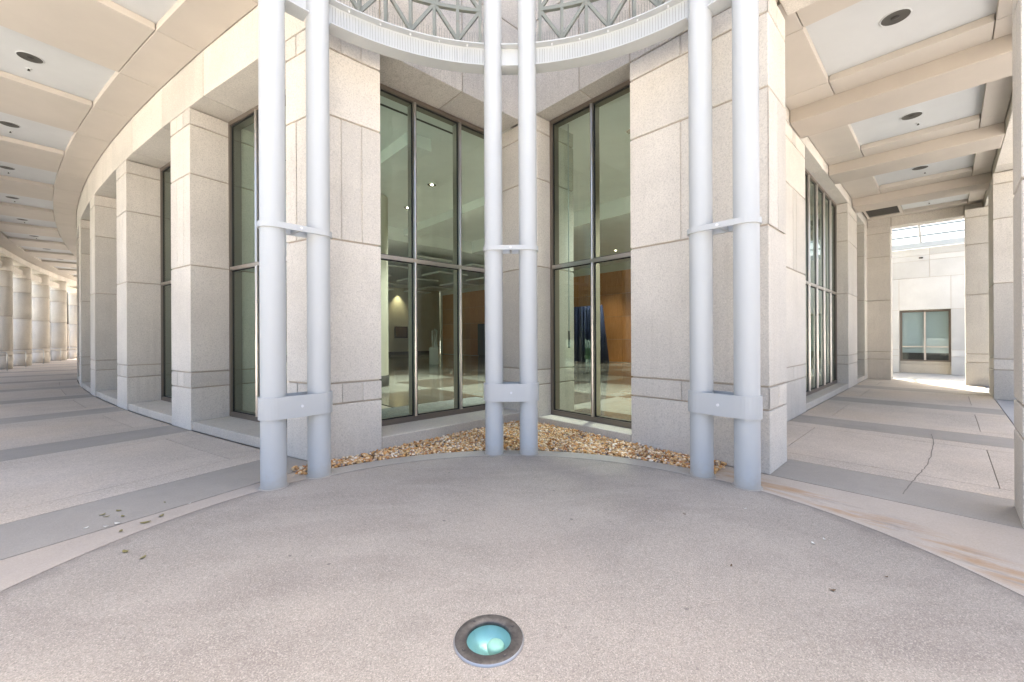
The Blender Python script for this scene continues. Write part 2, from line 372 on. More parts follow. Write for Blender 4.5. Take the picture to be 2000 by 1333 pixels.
# outer court beside the right arcade and courtyard behind its end portal
tag(prism('outer_court', ccw([W(0.0, 6.262), W(15.6, 6.262), W(15.6, 30), W(0.0, 30)]), -0.4, -0.001, OUTER), kind='structure')
tag(prism('courtyard_floor', ccw([W(15.75, -3), W(21, -3), W(21, 30), W(15.75, 30)]), -0.4, -0.002, OUTER), kind='structure')

# ------------------------------------------------------------------ stone piers
def lerp(p, q, t): return (p[0] + (q[0] - p[0]) * t, p[1] + (q[1] - p[1]) * t)
def pier(label, pts, splits, cat='pillar', name='stone_pillar', group=None, levels=J, split_courses=(1, 3, 5), m=None, top=None):
    """pts: plan polygon; splits: {edge index in CCW order: [fractions]} edges whose banded courses carry upright grooves"""
    m = m or STONE
    assert ccw(pts) == pts, label
    cx = sum(p[0] for p in pts) / len(pts); cy_ = sum(p[1] for p in pts) / len(pts)
    root = thing(name, label, cat, (cx, cy_, 0), group)
    d, g = 0.022, 0.011
    n = len(pts)
    prism('joint_core', inset(pts, [d] * n), 0.0, levels[-1] - 0.002, JOINT, root)
    for i in range(len(levels) - 1):
        z0 = levels[i] + (g if i else 0.0); z1 = levels[i + 1] - g
        if i in split_courses and splits:
            ds = [d - 0.004 if e in splits else 0.0 for e in range(n)]
            prism('stone_block', inset(pts, ds), z0, z1, m, root, 0.006)
            for e, fr in splits.items():
                p, q = pts[e], pts[(e + 1) % n]; Ln = math.hypot(q[0] - p[0], q[1] - p[1]); dx, dy = (q[0] - p[0]) / Ln, (q[1] - p[1]) / Ln
                ts = [0.0] + list(fr) + [1.0]
                for t0, t1 in zip(ts, ts[1:]):
                    l0 = t0 * Ln + (g if t0 > 0 else 0.0); l1 = t1 * Ln - (g if t1 < 1 else 0.0)
                    A = (p[0] + dx * l0, p[1] + dy * l0); B = (p[0] + dx * l1, p[1] + dy * l1); nx, ny = -dy * (d - 0.003), dx * (d - 0.003)
                    prism('stone_panel', [A, B, (B[0] + nx, B[1] + ny), (A[0] + nx, A[1] + ny)], z0, z1, m, root, 0.005)
        else:
            prism('stone_block', pts, z0, z1, m, root, 0.007)
    return root
T3 = [1 / 3, 2 / 3]; TW = [0.425, 0.575]
# left arcade pillars (edge order CCW in plan: see below)
ordn = ['first', 'second', 'third', 'fourth', 'fifth', 'sixth', 'seventh', 'eighth', 'ninth', 'tenth', 'eleventh']
def edge_of(pts, p, q):
    for i in range(len(pts)):
        if (Vector(pts[i]) - Vector(p)).length < 1e-6 and (Vector(pts[(i + 1) % len(pts)]) - Vector(q)).length < 1e-6: return i
        if (Vector(pts[i]) - Vector(q)).length < 1e-6 and (Vector(pts[(i + 1) % len(pts)]) - Vector(p)).length < 1e-6: return i
    raise ValueError
for k in range(1, 6):
    s = 3.7 * k
    c = [L(s, 0), L(s + 0.87, 0), L(s + 0.87, -1.3), L(s, -1.3)]; pts = ccw(c)
    pier('%s stone pillar of the curved left arcade, counted away from the white pipe columns' % ordn[k - 1], pts, {edge_of(pts, c[0], c[1]): T3}, group='stone pillars of the left arcade')
# corner pier left of the notch
c = [W(-3.638, 0), W(-2.81, 0), W(-2.81, -1.0), L(0.72, 0)]; pts = ccw(c)
pier('stone corner pier behind the left pair of white pipe columns, beside the three-light window', pts, {edge_of(pts, c[0], c[1]): T3, edge_of(pts, c[3], c[0]): T3}, name='stone_pier', cat='pier')
# inner corner pier
c = [W(0, 0.38), W(0, -0.72), W(1.05, -0.72), W(1.05, 0.38)]; pts = ccw(c)
pier('stone pier in the inner corner behind the middle pair of white pipe columns', pts, {}, name='stone_pier', cat='pier')
# right of the notch, with the pilaster that frames the right arcade
c = [W(0, 2.262), W(0, 4.05), W(0.73, 4.05), W(0.73, 3.402), W(1.05, 3.402), W(1.05, 2.262)]; pts = ccw(c)
pier('broad stone corner pier behind the right pipe columns, beside the two-light window', pts, {edge_of(pts, c[0], c[1]): TW, edge_of(pts, c[1], c[2]): [0.52]}, name='stone_pier', cat='pier')
# right arcade wall
c = [W(3.30, 3.402), W(5.06, 3.402), W(5.06, 2.4), W(3.30, 2.4)]; pts = ccw(c)
pier('stone wall pier on the near side of the tall window in the right arcade', pts, {edge_of(pts, c[0], c[1]): TW}, name='stone_pier', cat='pier')
c = [W(10.5, 3.402), W(12.25, 3.402), W(12.25, 2.4), W(10.5, 2.4)]; pts = ccw(c)
pier('stone wall pier on the far side of the tall window in the right arcade', pts, {edge_of(pts, c[0], c[1]): TW}, name='stone_pier', cat='pier')
c = [W(14.08, 3.402), W(14.75, 3.402), W(14.75, 4.05), W(15.4, 4.05), W(15.4, 2.6), W(14.08, 2.6)]; pts = ccw(c)
pier('left stone pier of the end portal, in front of the white courtyard wall', pts, {}, name='stone_pier', cat='pier')
c = [W(1.06, 3.402), W(3.29, 3.402), W(3.29, 2.9), W(1.06, 2.9)]; pts = ccw(c)
pier('plain stretch of stone wall hidden just inside the right arcade', pts, {}, name='stone_wall', cat='wall')
# outer side of the right arcade
c = [W(0, 5.875), W(0.65, 5.875), W(0.65, 7.3), W(0, 7.3)]; pts = ccw(c)
pier('nearest stone pillar at the right edge, cut by the frame', pts, {}, group='outer pillars of the right arcade')
c = [W(10.36, 6.235), W(12.0, 6.235), W(12.0, 7.5), W(10.36, 7.5)]; pts = ccw(c)
pier('pale sunlit stone pillar on the outer side of the right arcade, halfway down', pts, {}, group='outer pillars of the right arcade')
c = [W(14.2, 5.845), W(14.85, 5.845), W(14.85, 6.9), W(14.2, 6.9)]; pts = ccw(c)
pier('brown shaded stone pillar on the right of the end portal', pts, {}, group='outer pillars of the right arcade')

# ------------------------------------------------------------------ upper walls and lintels
def blockwall(label, name, cat, segs, rows, frame, th, m, bev=0.006):
    """segs: list of positions along; rows: z levels; frame(s, d) -> xy, d negative inwards"""
    root = thing(name, label, cat, (*frame(segs[0], 0), rows[0]))
    g = 0.011
    for zi in range(len(rows) - 1):
        for s0, s1 in zip(segs, segs[1:]):
            pts = [frame(s0 + g, 0), frame(s1 - g, 0), frame(s1 - g, -th), frame(s0 + g, -th)]
            prism('stone_block', ccw(pts), rows[zi] + (g if zi else 0.012), rows[zi + 1] - g, m, root, bev)
    cp = [frame(s, -0.022) for s in segs] + [frame(s, -th + 0.01) for s in segs[::-1]]
    ngon_slab('joint_core', cp, rows[0] + 0.03, rows[-1] - 0.03, JOINT, root)
    return root
ROWS = [5.65, 7.35, 9.0, 10.4]
W1F = lambda s, d: W(s, d); W2F = lambda s, d: W(-d, s)
blockwall('weathered upper stone wall over the three-light window, behind the steel truss ring', 'stone_wall', 'wall', [-3.638, -2.81, -1.38, -0.002], ROWS, W1F, 0.74, STONE_UP)
blockwall('weathered upper stone wall over the two-light window, behind the steel truss ring', 'stone_wall', 'wall', [0.002, 1.33, 2.262, 4.05], ROWS, W2F, 0.40, STONE_UP)
blockwall('curved band of stone lintel blocks over the left arcade pillars', 'stone_lintel', 'lintel', [0.03] + [1.30 + 1.85 * i for i in range(0, 13)], [5.65, 7.35, 9.0], lambda s, d: L(s, d), 0.66, STONE)
blockwall('straight band of stone lintel blocks over the wall windows of the right arcade', 'stone_lintel', 'lintel', [0.74, 3.3, 5.15, 7.0, 8.85, 10.7, 12.55, 14.4, 15.4], [5.65, 7.0], lambda s, d: W(s, 3.402 + d), 0.34, STONE)
blockwall('straight band of stone lintel blocks along the open outer side of the right arcade', 'stone_lintel', 'lintel', [0.0, 2.4, 4.25, 6.1, 7.95, 9.8, 11.65, 13.5, 15.4], [5.65, 7.0], lambda s, d: W(s, 6.262 - d), 0.85, STONE)
blockwall('stone lintel over the near entrance of the right arcade', 'stone_lintel', 'lintel', [4.06, 4.98, 5.9, 6.25], [5.67, 7.0], lambda s, d: W(-d + 0.02, s), 0.72, STONE)
blockwall('stone lintel over the end portal, below the glass canopy', 'stone_lintel', 'lintel', [3.41, 4.06, 5.84, 6.25], [5.56, 7.0], lambda s, d: W(14.78 - d, s), 0.6, STONE)

core = [W(-3.0, -0.76)] + [L(0.75 + 1.9 * i, -0.68) for i in range(0, 25)] + [W(4, -46), W(17, -34), W(17, 3.04), W(0.76, 3.04), W(0.76, 3.9), W(0.42, 3.9), W(0.42, -0.76)]
tag(ngon_slab('upper_sun_block', core, 6.32, 10.3, STONE_UP), 'unseen upper building mass behind the lintels, added to block stray sun', 'building')  # unseen mass added to stop sun leaking through the wall gaps
# ------------------------------------------------------------------ sills
def sill(label, pts, z):
    return tag(prism('stone_sill', ccw(pts), 0.0, z, SILL, None, 0.008), label, 'sill')
sill('stone sill under the three-light window, gravel at its foot', [W(-2.805, 0.0), W(-0.002, 0.0), W(-0.002, -0.95), W(-2.805, -0.95)], 0.20)
sill('stone sill under the two-light window, gravel at its foot', [W(0.0, 0.385), W(0.0, 2.257), W(0.6, 2.257), W(0.6, 0.385)], 0.16)
for k in range(5):
    s0 = 3.7 * k + 0.872 if k else 0.722
    sill('stone sill at floor level in the %s window bay of the left arcade' % ordn[k], [L(s0, -0.02), L((s0 + 3.7 * k + 3.7) / 2, -0.02), L(3.7 * k + 3.698, -0.02), L(3.7 * k + 3.698, -0.95), L(s0, -0.95)], 0.155)
sill('long stone sill under the tall window of the right arcade', [W(5.062, 3.39), W(10.498, 3.39), W(10.498, 2.8), W(5.062, 2.8)], 0.155)
sill('short stone sill in the last recess of the right arcade', [W(12.252, 3.39), W(14.078, 3.39), W(14.078, 2.8), W(12.252, 2.8)], 0.155)

# ------------------------------------------------------------------ windows
def window(label, f, s0, s1, z0, z1, lights, zt, group=None):
    """f(s, d): plan point, d = 0 at the glass plane, positive outwards"""
    root = thing('tall_window', label, 'window', (*f((s0 + s1) / 2, 0), z0), group)
    bm = bmesh.new(); fw = 0.05
    for a, b, za, zb in ((s0, s0 + fw, z0, z1), (s1 - fw, s1, z0, z1), (s0 + fw, s1 - fw, z0, z0 + 0.085), (s0 + fw, s1 - fw, z1 - 0.07, z1)):
        add_prism(bm, ccw([f(a, 0.04), f(b, 0.04), f(b, -0.16), f(a, -0.16)]), za, zb)
    finish('frame', bm, BRONZE, root)
    pos = [s0 + (s1 - s0) * i / lights for i in range(lights + 1)]
    bm = bmesh.new(); add_prism(bm, ccw([f(s0 + fw, 0.045), f(s1 - fw, 0.045), f(s1 - fw, -0.1), f(s0 + fw, -0.1)]), zt, zt + 0.065); finish('transom', bm, STEEL, root)
    for p in pos[1:-1]:
        for za, zb in ((z0 + 0.085, zt), (zt + 0.065, z1 - 0.07)):
            bm = bmesh.new(); outl = [f(p - 0.03, 0.02), f(p - 0.03, -0.16), f(p + 0.03, -0.16), f(p + 0.03, 0.02)]
            outl += [f(p + 0.03 * math.cos(t), 0.02 + 0.035 * math.sin(t)) for t in [math.pi * i / 7 for i in range(1, 7)]]
            vb, vt, fs = add_prism(bm, ccw(outl), za, zb); o = finish('mullion', bm, STEEL, root)
    bm = bmesh.new()
    for p, q in zip(pos, pos[1:]):
        a = p + (fw if p == s0 else 0.03); b = q - (fw if q == s1 else 0.03)
        for za, zb in ((z0 + 0.085, zt), (zt + 0.065, z1 - 0.07)):
            for (x0, x1, y0, y1) in ((a, a + .016, za, zb), (b - .016, b, za, zb), (a + .016, b - .016, za, za + .016), (a + .016, b - .016, zb - .016, zb)): add_prism(bm, ccw([f(x0, 0.006), f(x1, 0.006), f(x1, -0.02), f(x0, -0.02)]), y0, y1)
    finish('gasket', bm, GASKET, root)
    for p, q in zip(pos, pos[1:]):
        a = p + (fw if p == s0 else 0.03); b = q - (fw if q == s1 else 0.03)
        for za, zb in ((z0 + 0.085, zt), (zt + 0.065, z1 - 0.07)):
            bm = bmesh.new(); bm.faces.new([bm.verts.new((*f(a, 0), za)), bm.verts.new((*f(b, 0), za)), bm.verts.new((*f(b, 0), zb)), bm.verts.new((*f(a, 0), zb))])
            finish('pane', bm, GLASS, root)
    return root
window('tall three-light window left of the middle pipe columns, lobby visible inside', lambda s, d: W(s, -0.72 + d), -2.808, -0.002, 0.20, 5.648, 3, 2.87)
window('tall two-light window right of the middle pipe columns, wooden wall visible inside', lambda s, d: W(0.38 - d, s), 0.383, 2.259, 0.16, 5.648, 2, 2.87)
for k in range(5):
    s0 = 3.7 * k + 0.873 if k else 0.724
    window('tall green window in the %s bay of the curved left arcade' % ordn[k], lambda s, d: L(s, -0.64 + d), s0, 3.7 * k + 3.697, 0.155, 5.648, 3, 2.87, 'windows of the left arcade')
window('tall six-light window in the straight right arcade wall', lambda s, d: W(s, 3.09 + d), 5.063, 10.497, 0.155, 5.648, 6, 2.87)
window('narrow two-light window in the last recess of the right arcade', lambda s, d: W(s, 3.09 + d), 12.253, 14.077, 0.155, 5.648, 2, 2.87)

# ------------------------------------------------------------------ ceilings
def downlight(label, x, y, z, r, group, lit=False):
    root = thing('downlight', label, 'ceiling light', (x, y, z), group)
    lathe('trim_ring', x, y, [(r + 0.014, z + 0.002), (r + 0.014, z - 0.010), (r, z - 0.012), (r - 0.006, z - 0.004)], COFFER if not lit else LOBWHITE, root, 24)
    lathe('reflector', x, y, [(r - 0.002, z - 0.008), (r * 0.85, z - 0.005), (r * 0.6, z - 0.0035), (r * 0.3, z - 0.0025), (0.001, z - 0.002)], LITCAN if lit else LAMPIN, root, 24)
    lathe('bulb', x, y, [(r * 0.22, z - 0.003), (r * 0.3, z - 0.007), (r * 0.2, z - 0.010), (0.001, z - 0.011)], LIT if lit else DARKMETAL, root, 12)
    return root
def sprinkler(label, x, y, z, group):
    root = thing('sprinkler', label, 'sprinkler', (x, y, z), group)
    lathe('rose', x, y, [(0.001, z - 0.014), (0.03, z - 0.012), (0.045, z - 0.004), (0.045, z)], COFFER, root, 16)
    lathe('head', x, y, [(0.012, z - 0.014), (0.012, z - 0.035), (0.022, z - 0.038), (0.022, z - 0.042), (0.001, z - 0.044)], DARKMETAL, root, 10)
# left arcade ceiling, flat with white coffers
ZL = 6.41; cl = thing('ceiling', None, None, kind='structure'); g = 0.006
NB = 13
def box_panel(name, f, s0, s1, o0, o1, z, m, parent, n=2, th=0.11, bev=0.006): return arcstrip(name, f, s0, s1, o0, o1, z, z + th, m, parent, n, bev)
for k in range(-1, NB):
    c0, c1 = 3.7 * k + 1.355, 3.7 * k + 3.215; nx = 3.7 * (k + 1) + 1.355
    if k == -1: c0, c1, nx = -0.1, -0.02, 1.355
    else:
        box_panel('ceiling_panel', FL, c0 + g, c1 - g, 0.012, 0.60 - g, ZL, BEIGE, cl)
        box_panel('ceiling_panel', FL, c0 + g, c1 - g, 2.44 + g, 3.05, ZL, BEIGE, cl)
        arcstrip('coffer', FL, c0 - 0.03, c1 + 0.03, 0.57, 2.47, ZL + 0.112, ZL + 0.16, COFFER, cl, 2)
    s_a = c1 if k >= 0 else 0.03
    box_panel('ceiling_panel', FL, s_a + g, nx - g, 0.012, 0.60 - g, ZL, BEIGE, cl)
    box_panel('ceiling_panel', FL, s_a + g, nx - g, 0.60 + g, 2.44 - g, ZL, BEIGE, cl)
    box_panel('ceiling_panel', FL, s_a + g, nx - g, 2.44 + g, 3.05, ZL, BEIGE, cl)
_n = 40
ngon_slab('ceiling_slab', [FL(0.03 + 48 * i / _n, 3.95) for i in range(_n + 1)] + [FL(48.03 - 48 * i / _n, -0.0 if i > 20 else 0.0) for i in range(_n + 1)], ZL + 0.17, ZL + 0.5, BEIGE, cl)
for k in range(0, 11):
    x, y = L(3.7 * k + 2.285, 1.53)
    downlight('unlit downlight in the %s white coffer of the left arcade from the pipe columns' % ordn[k], x, y, ZL + 0.112, 0.155, 'downlights of the left arcade')
    if k < 7:
        x, y = L(3.7 * k + 2.74, 1.50); sprinkler('small sprinkler beside the downlight of the %s left arcade coffer from the pipe columns' % ordn[k], x, y, ZL + 0.112, 'sprinklers of the left arcade')
# right arcade ceiling with plaster beams
ZR = 5.90; cr = thing('ceiling', None, None, kind='structure')
for k in range(4):
    b0, b1 = 0.97 + 3.7 * k, 3.80 + 3.7 * k
    if k == 0: b0 = 0.76
    if k == 3: b1 = 14.76
    c0, c1 = 1.485 + 3.7 * k, 3.255 + 3.7 * k
    x0, x1, y0, y1 = 0.012, 2.85, 0.69, 2.51
    if k == 3: y0 = 1.02
    for s0, s1, o0, o1 in ((b0, c0, x0, y0), (b0, c0, y0, y1), (b0, c0, y1, x1), (c1, b1, x0, y0), (c1, b1, y0, y1), (c1, b1, y1, x1), (c0, c1, x0, y0), (c0, c1, y1, x1)):
        if k == 3 and o0 == x0 and s0 == c0: continue
        box_panel('ceiling_panel', FR, s0 + g, s1 - g, o0 + (g if o0 > 0.1 else 0), o1 - g, ZR, BEIGE, cr, 1)
    arcstrip('coffer', FR, c0 - 0.03, c1 + 0.03, y0 - 0.03, y1 + 0.03, ZR + 0.112, ZR + 0.16, COFFER, cr, 1)
    if k: arcstrip('beam', FR, b0 - 0.87, b0 - 0.001, 0.012, 2.85, 5.65, ZR + 0.2, BEAM, cr, 1, 0.01)
    x, y = W(2.36 + 3.7 * k, 4.975)
    wh = ['nearest', 'second', 'third', 'farthest'][k]
    downlight('%s unlit round downlight in a white coffer of the right arcade' % wh, x, y, ZR + 0.112, 0.155, 'downlights of the right arcade')
    if k:
        x, y = W(2.85 + 3.7 * k, 5.05); sprinkler('small sprinkler beside the %s downlight of the right arcade' % wh, x, y, ZR + 0.112, 'sprinklers of the right arcade')
ngon_slab('ceiling_slab', [FR(0.74, 0.01), FR(15.4, 0.01), FR(15.4, 2.85), FR(0.74, 2.85)], ZR + 0.21, ZR + 0.5, BEIGE, cr)
# louvred vent
vr = thing('ceiling_vent', 'dark louvred air grille in the far ceiling of the right arcade', 'vent', (*W(13.45, 3.92), ZR))
bm = bmesh.new()
for s0, s1, o0, o1 in ((12.6, 14.36, 0.06, 0.12), (12.6, 14.36, 0.93, 1.0), (12.6, 12.66, 0.12, 0.93), (14.3, 14.36, 0.12, 0.93)): add_prism(bm, ccw([FR(s0, o0), FR(s1, o0), FR(s1, o1), FR(s0, o1)]), ZR, ZR + 0.1)
finish('vent_frame', bm, BEIGE, vr)
for i in range(14):
    s = 12.69 + i * 0.115; prism('louvre', ccw([FR(s, 0.12), FR(s + 0.06, 0.12), FR(s + 0.06, 0.93), FR(s, 0.93)]), ZR + 0.02, ZR + 0.05, LAMPIN, vr)
prism('back_plate', ccw([FR(12.62, 0.1), FR(14.34, 0.1), FR(14.34, 0.95), FR(12.62, 0.95)]), ZR + 0.105, ZR + 0.12, DARKMETAL, vr)
# flat roofs above both arcades
tag(ngon_slab('roof', [FL(0.03 + 48 * i / _n, 4.3) for i in range(_n + 1)] + [FL(48.03 - 48 * i / _n, 0.02) for i in range(_n + 1)], 7.2, 7.6, STONE_UP), 'flat roof slab over the curved left arcade', 'roof')
tag(prism('roof', ccw([W(0.76, 3.42), W(14.7, 3.42), W(14.7, 7.1), W(0.76, 7.1)]), 6.97, 7.4, STONE_UP), 'flat roof slab over the straight right arcade', 'roof')

# ------------------------------------------------------------------ left colonnade (outer side)
for k in range(3, 14):
    i = k - 8 if k > 7 else k - 3
    s = 3.7 * k + 0.435; x, y = L(s, 3.47)
    wh = 'from the left edge' if k > 7 else 'outside the left edge, counted from the plaza'
    cn = '%s round stone column of the left colonnade %s' % (ordn[i], wh)
    root = thing('round_column', cn, 'column', (x, y, 0), 'round columns of the left colonnade')
    lv = J[:-1] + [6.08]
    bm = bmesh.new(); add_lathe(bm, x, y, [(0.40, 0), (0.40, 6.08)], 28, True); finish('joint_core', bm, JOINT, root)
    for z0, z1 in zip(lv, lv[1:]):
        bm = bmesh.new(); add_lathe(bm, x, y, [(0.42, z0 + 0.012), (0.43, z0 + 0.02), (0.43, z1 - 0.02), (0.42, z1 - 0.012)], 28, True); finish('drum', bm, STONE, root)
    # half-height wall and steel screen outside the column
    if 7 < k < 13:
        sw = s
        c = [L(sw - 0.28, 3.95), L(sw + 0.28, 3.95), L(sw + 0.28, 5.2), L(sw - 0.28, 5.2)]; pts = ccw(c)
        pier('half-height stone wall outside the %s round column %s' % (ordn[i], wh), pts, {}, name='stone_wall', cat='wall', levels=[0.0, 0.739, 1.011, 2.895], split_courses=(), m=SUNLIT_STONE, group='half-height walls of the left colonnade')
        sc = thing('steel_screen', 'braced steel screen at the %s round column %s' % (ordn[i], wh), 'screen', (*L(sw, 4.5), 2.9), 'steel screens of the left colonnade')
        def q(o, z): return (*L(sw, o), z)
        bm = bmesh.new(); add_bar(bm, q(4.02, 2.9), q(4.02, 5.5), 0.07, 0.07); finish('post', bm, DARKMETAL, sc)
        bm = bmesh.new(); add_bar(bm, q(5.15, 2.9), q(5.15, 5.5), 0.07, 0.07); finish('post', bm, DARKMETAL, sc)
        for z in (2.93, 4.2, 5.47):
            bm = bmesh.new(); add_bar(bm, q(4.055, z), q(5.115, z), 0.05, 0.05); finish('rail', bm, DARKMETAL, sc)
        bm = bmesh.new(); add_bar(bm, q(4.06, 2.96), q(5.11, 4.17), 0.05, 0.04); finish('brace', bm, TRUSS, sc)
        bm = bmesh.new(); add_bar(bm, q(4.06, 5.44), q(5.11, 4.23), 0.05, 0.04); finish('brace', bm, TRUSS, sc)
for nm, o0, o1, z0, z1, lb in (('stone_lintel', 3.06, 3.9, 6.09, 6.40, 'upper curved stone beam above the round columns of the left colonnade'), ('stone_lintel', 3.32, 3.62, 5.50, 5.86, 'lower curved stone beam running between the round columns of the left colonnade')):
    root = thing(nm, lb, 'lintel', (*L(20, o0), z0))
    for i in range(5, 26):
        s0, s1 = 0.435 + 1.85 * i, 0.435 + 1.85 * (i + 1)
        arcstrip('stone_block', FL, s0 + 0.008, s1 - 0.008, o0, o1, z0, z1, STONE, root, 2, 0.006)
for i, k in enumerate(range(7, 13)):
    s = 3.7 * k + 2.0
    pth = [L(s, 2.86) + (z,) for z in (0.0, 0.5, 0.82)] + [L(s, o) + (z,) for o, z in ((2.87, 0.89), (2.92, 0.94), (3.0, 0.96), (3.9, 0.96), (4.3, 0.93), (5.2, 0.55), (6.2, 0.1))]
    root = thing('handrail', '%s curved steel handrail between the round columns from the left edge' % ordn[i], 'handrail', (*L(s, 2.86), 0), 'handrails of the left colonnade')
    tube('rail_tube', pth, 0.022, RAIL, root, 8)
    tube('post', [L(s, 4.3) + (z,) for z in (0.0, 0.92)], 0.02, RAIL, root, 8)

# ------------------------------------------------------------------ white pipe columns with clamps
CANG = [(-51.45 - 0.1, -42.95), (-3.25, 5.2), (44.45, 53.0)]
CNAMES = ['left', 'middle', 'right']
def stadium(A, B, r, n=14):
    A = Vector(A); B = Vector(B); d = (B - A).normalized(); nn = Vector((-d.y, d.x)); out = []
    for i in range(n + 1): t = math.pi * i / n; out.append(tuple(B + nn * (-math.cos(t)) * r + d * math.sin(t) * r))
    for i in range(n + 1): t = math.pi * i / n; out.append(tuple(A + nn * math.cos(t) * r - d * math.sin(t) * r))
    return out
CR = 0.125
for (d0, d1), nm in zip(CANG, CNAMES):
    for j, dg in enumerate((d0, d1)):
        x, y = ring(dg, RR_)
        side = ('left' if j == 0 else 'right')
        root = thing('pipe_column', '%s white steel pipe column of the %s pair' % (side, nm), 'column', (x, y, 0), 'white pipe columns')
        bm = bmesh.new(); add_lathe(bm, x, y, [(CR + 0.004, 0.0), (CR + 0.003, 0.02), (CR, 0.03)] + [(CR, 0.03 + (8.97) * i / 6) for i in range(1, 7)], 48, True); finish('pipe', bm, PAINT, root)
        bm = bmesh.new(); add_lathe(bm, x, y, [(CR + 0.022, 0.0), (CR + 0.02, 0.006), (CR + 0.002, 0.010)], 40); finish('base_plate', bm, CURB, root)
    A, B = ring(d0, RR_), ring(d1, RR_); mid = lerp(A, B, 0.5)
    inw = Vector((RC[0] - mid[0], RC[1] - mid[1])).normalized()
    for z0, z1, which in ((0.735, 0.975, 'broad lower'), (2.785, 2.848, 'narrow upper')):
        root = thing('pipe_clamp', '%s white steel clamp band tying the %s pair of pipe columns' % (which, nm), 'clamp', (*mid, z0), 'clamp bands on the pipe columns')
        bm = bmesh.new(); o = stadium(A, B, CR + 0.020); i_ = stadium(A, B, CR + 0.002); n = len(o)
        V = [[bm.verts.new((*p, z)) for p in l] for l, z in ((o, z0), (o, z1), (i_, z1), (i_, z0))]
        for a in range(4):
            for k in range(n): bm.faces.new((V[a][k], V[a][(k + 1) % n], V[(a + 1) % 4][(k + 1) % n], V[(a + 1) % 4][k]))
        finish('band', bm, PAINT, root)
        zc = (z0 + z1) / 2; bp = Vector((*mid, zc)) + Vector((*inw, 0)) * (CR + 0.02)
        bm = bmesh.new(); add_tube(bm, [bp - Vector((*inw, 0)) * 0.004, bp + Vector((*inw, 0)) * 0.012], 0.016, 8, smooth=False); finish('bolt', bm, BOLT, root)
        bm = bmesh.new(); add_bar(bm, Vector((*mid, zc)) - Vector((*inw, 0)) * (CR + 0.0015), Vector((*mid, zc)) + Vector((*inw, 0)) * (CR + 0.0015), 0.03, 0.03 if z1 < 2 else 0.045); finish('spacer', bm, PAINT, root)

# ------------------------------------------------------------------ ring beam and truss between the columns
def ring_beam(bm, d0, d1, zb, zt, n):
    prof = [(-0.10, zb), (0.10, zb), (0.10, zb + 0.014), (0.008, zb + 0.014), (0.008, zt - 0.014), (0.10, zt - 0.014), (0.10, zt), (-0.10, zt), (-0.10, zt - 0.014), (-0.008, zt - 0.014), (-0.008, zb + 0.014), (-0.10, zb + 0.014)]
    rings = [[bm.verts.new(ring3(d0 + (d1 - d0) * i / n, RR_ + r, z)) for r, z in prof] for i in range(n + 1)]
    m = len(prof)
    for r0, r1 in zip(rings, rings[1:]):
        for k in range(m): bm.faces.new((r0[k], r0[(k + 1) % m], r1[(k + 1) % m], r1[k]))
    bm.faces.new(rings[0]); bm.faces.new(rings[-1][::-1])
def chord(bm, d0, d1, r, z, wd, ht, n=8):
    for i in range(n): add_bar(bm, ring3(d0 + (d1 - d0) * i / n, r, z), ring3(d0 + (d1 - d0) * (i + 1) / n, r, z), wd, ht)
eps = math.degrees(CR / RR_) - 0.05
spans = [(CANG[0][0] + eps, CANG[0][1] - eps, 'short piece of ring beam inside the left column pair', False), (CANG[0][1] + eps, CANG[1][0] - eps, 'left', True), (CANG[1][0] + eps, CANG[1][1] - eps, 'short piece of ring beam inside the middle column pair', False), (CANG[1][1] + eps, CANG[2][0] - eps, 'right', True), (CANG[2][0] + eps, CANG[2][1] - eps, 'short piece of ring beam inside the right column pair', False)]
ZB, ZT = 5.30, 5.60
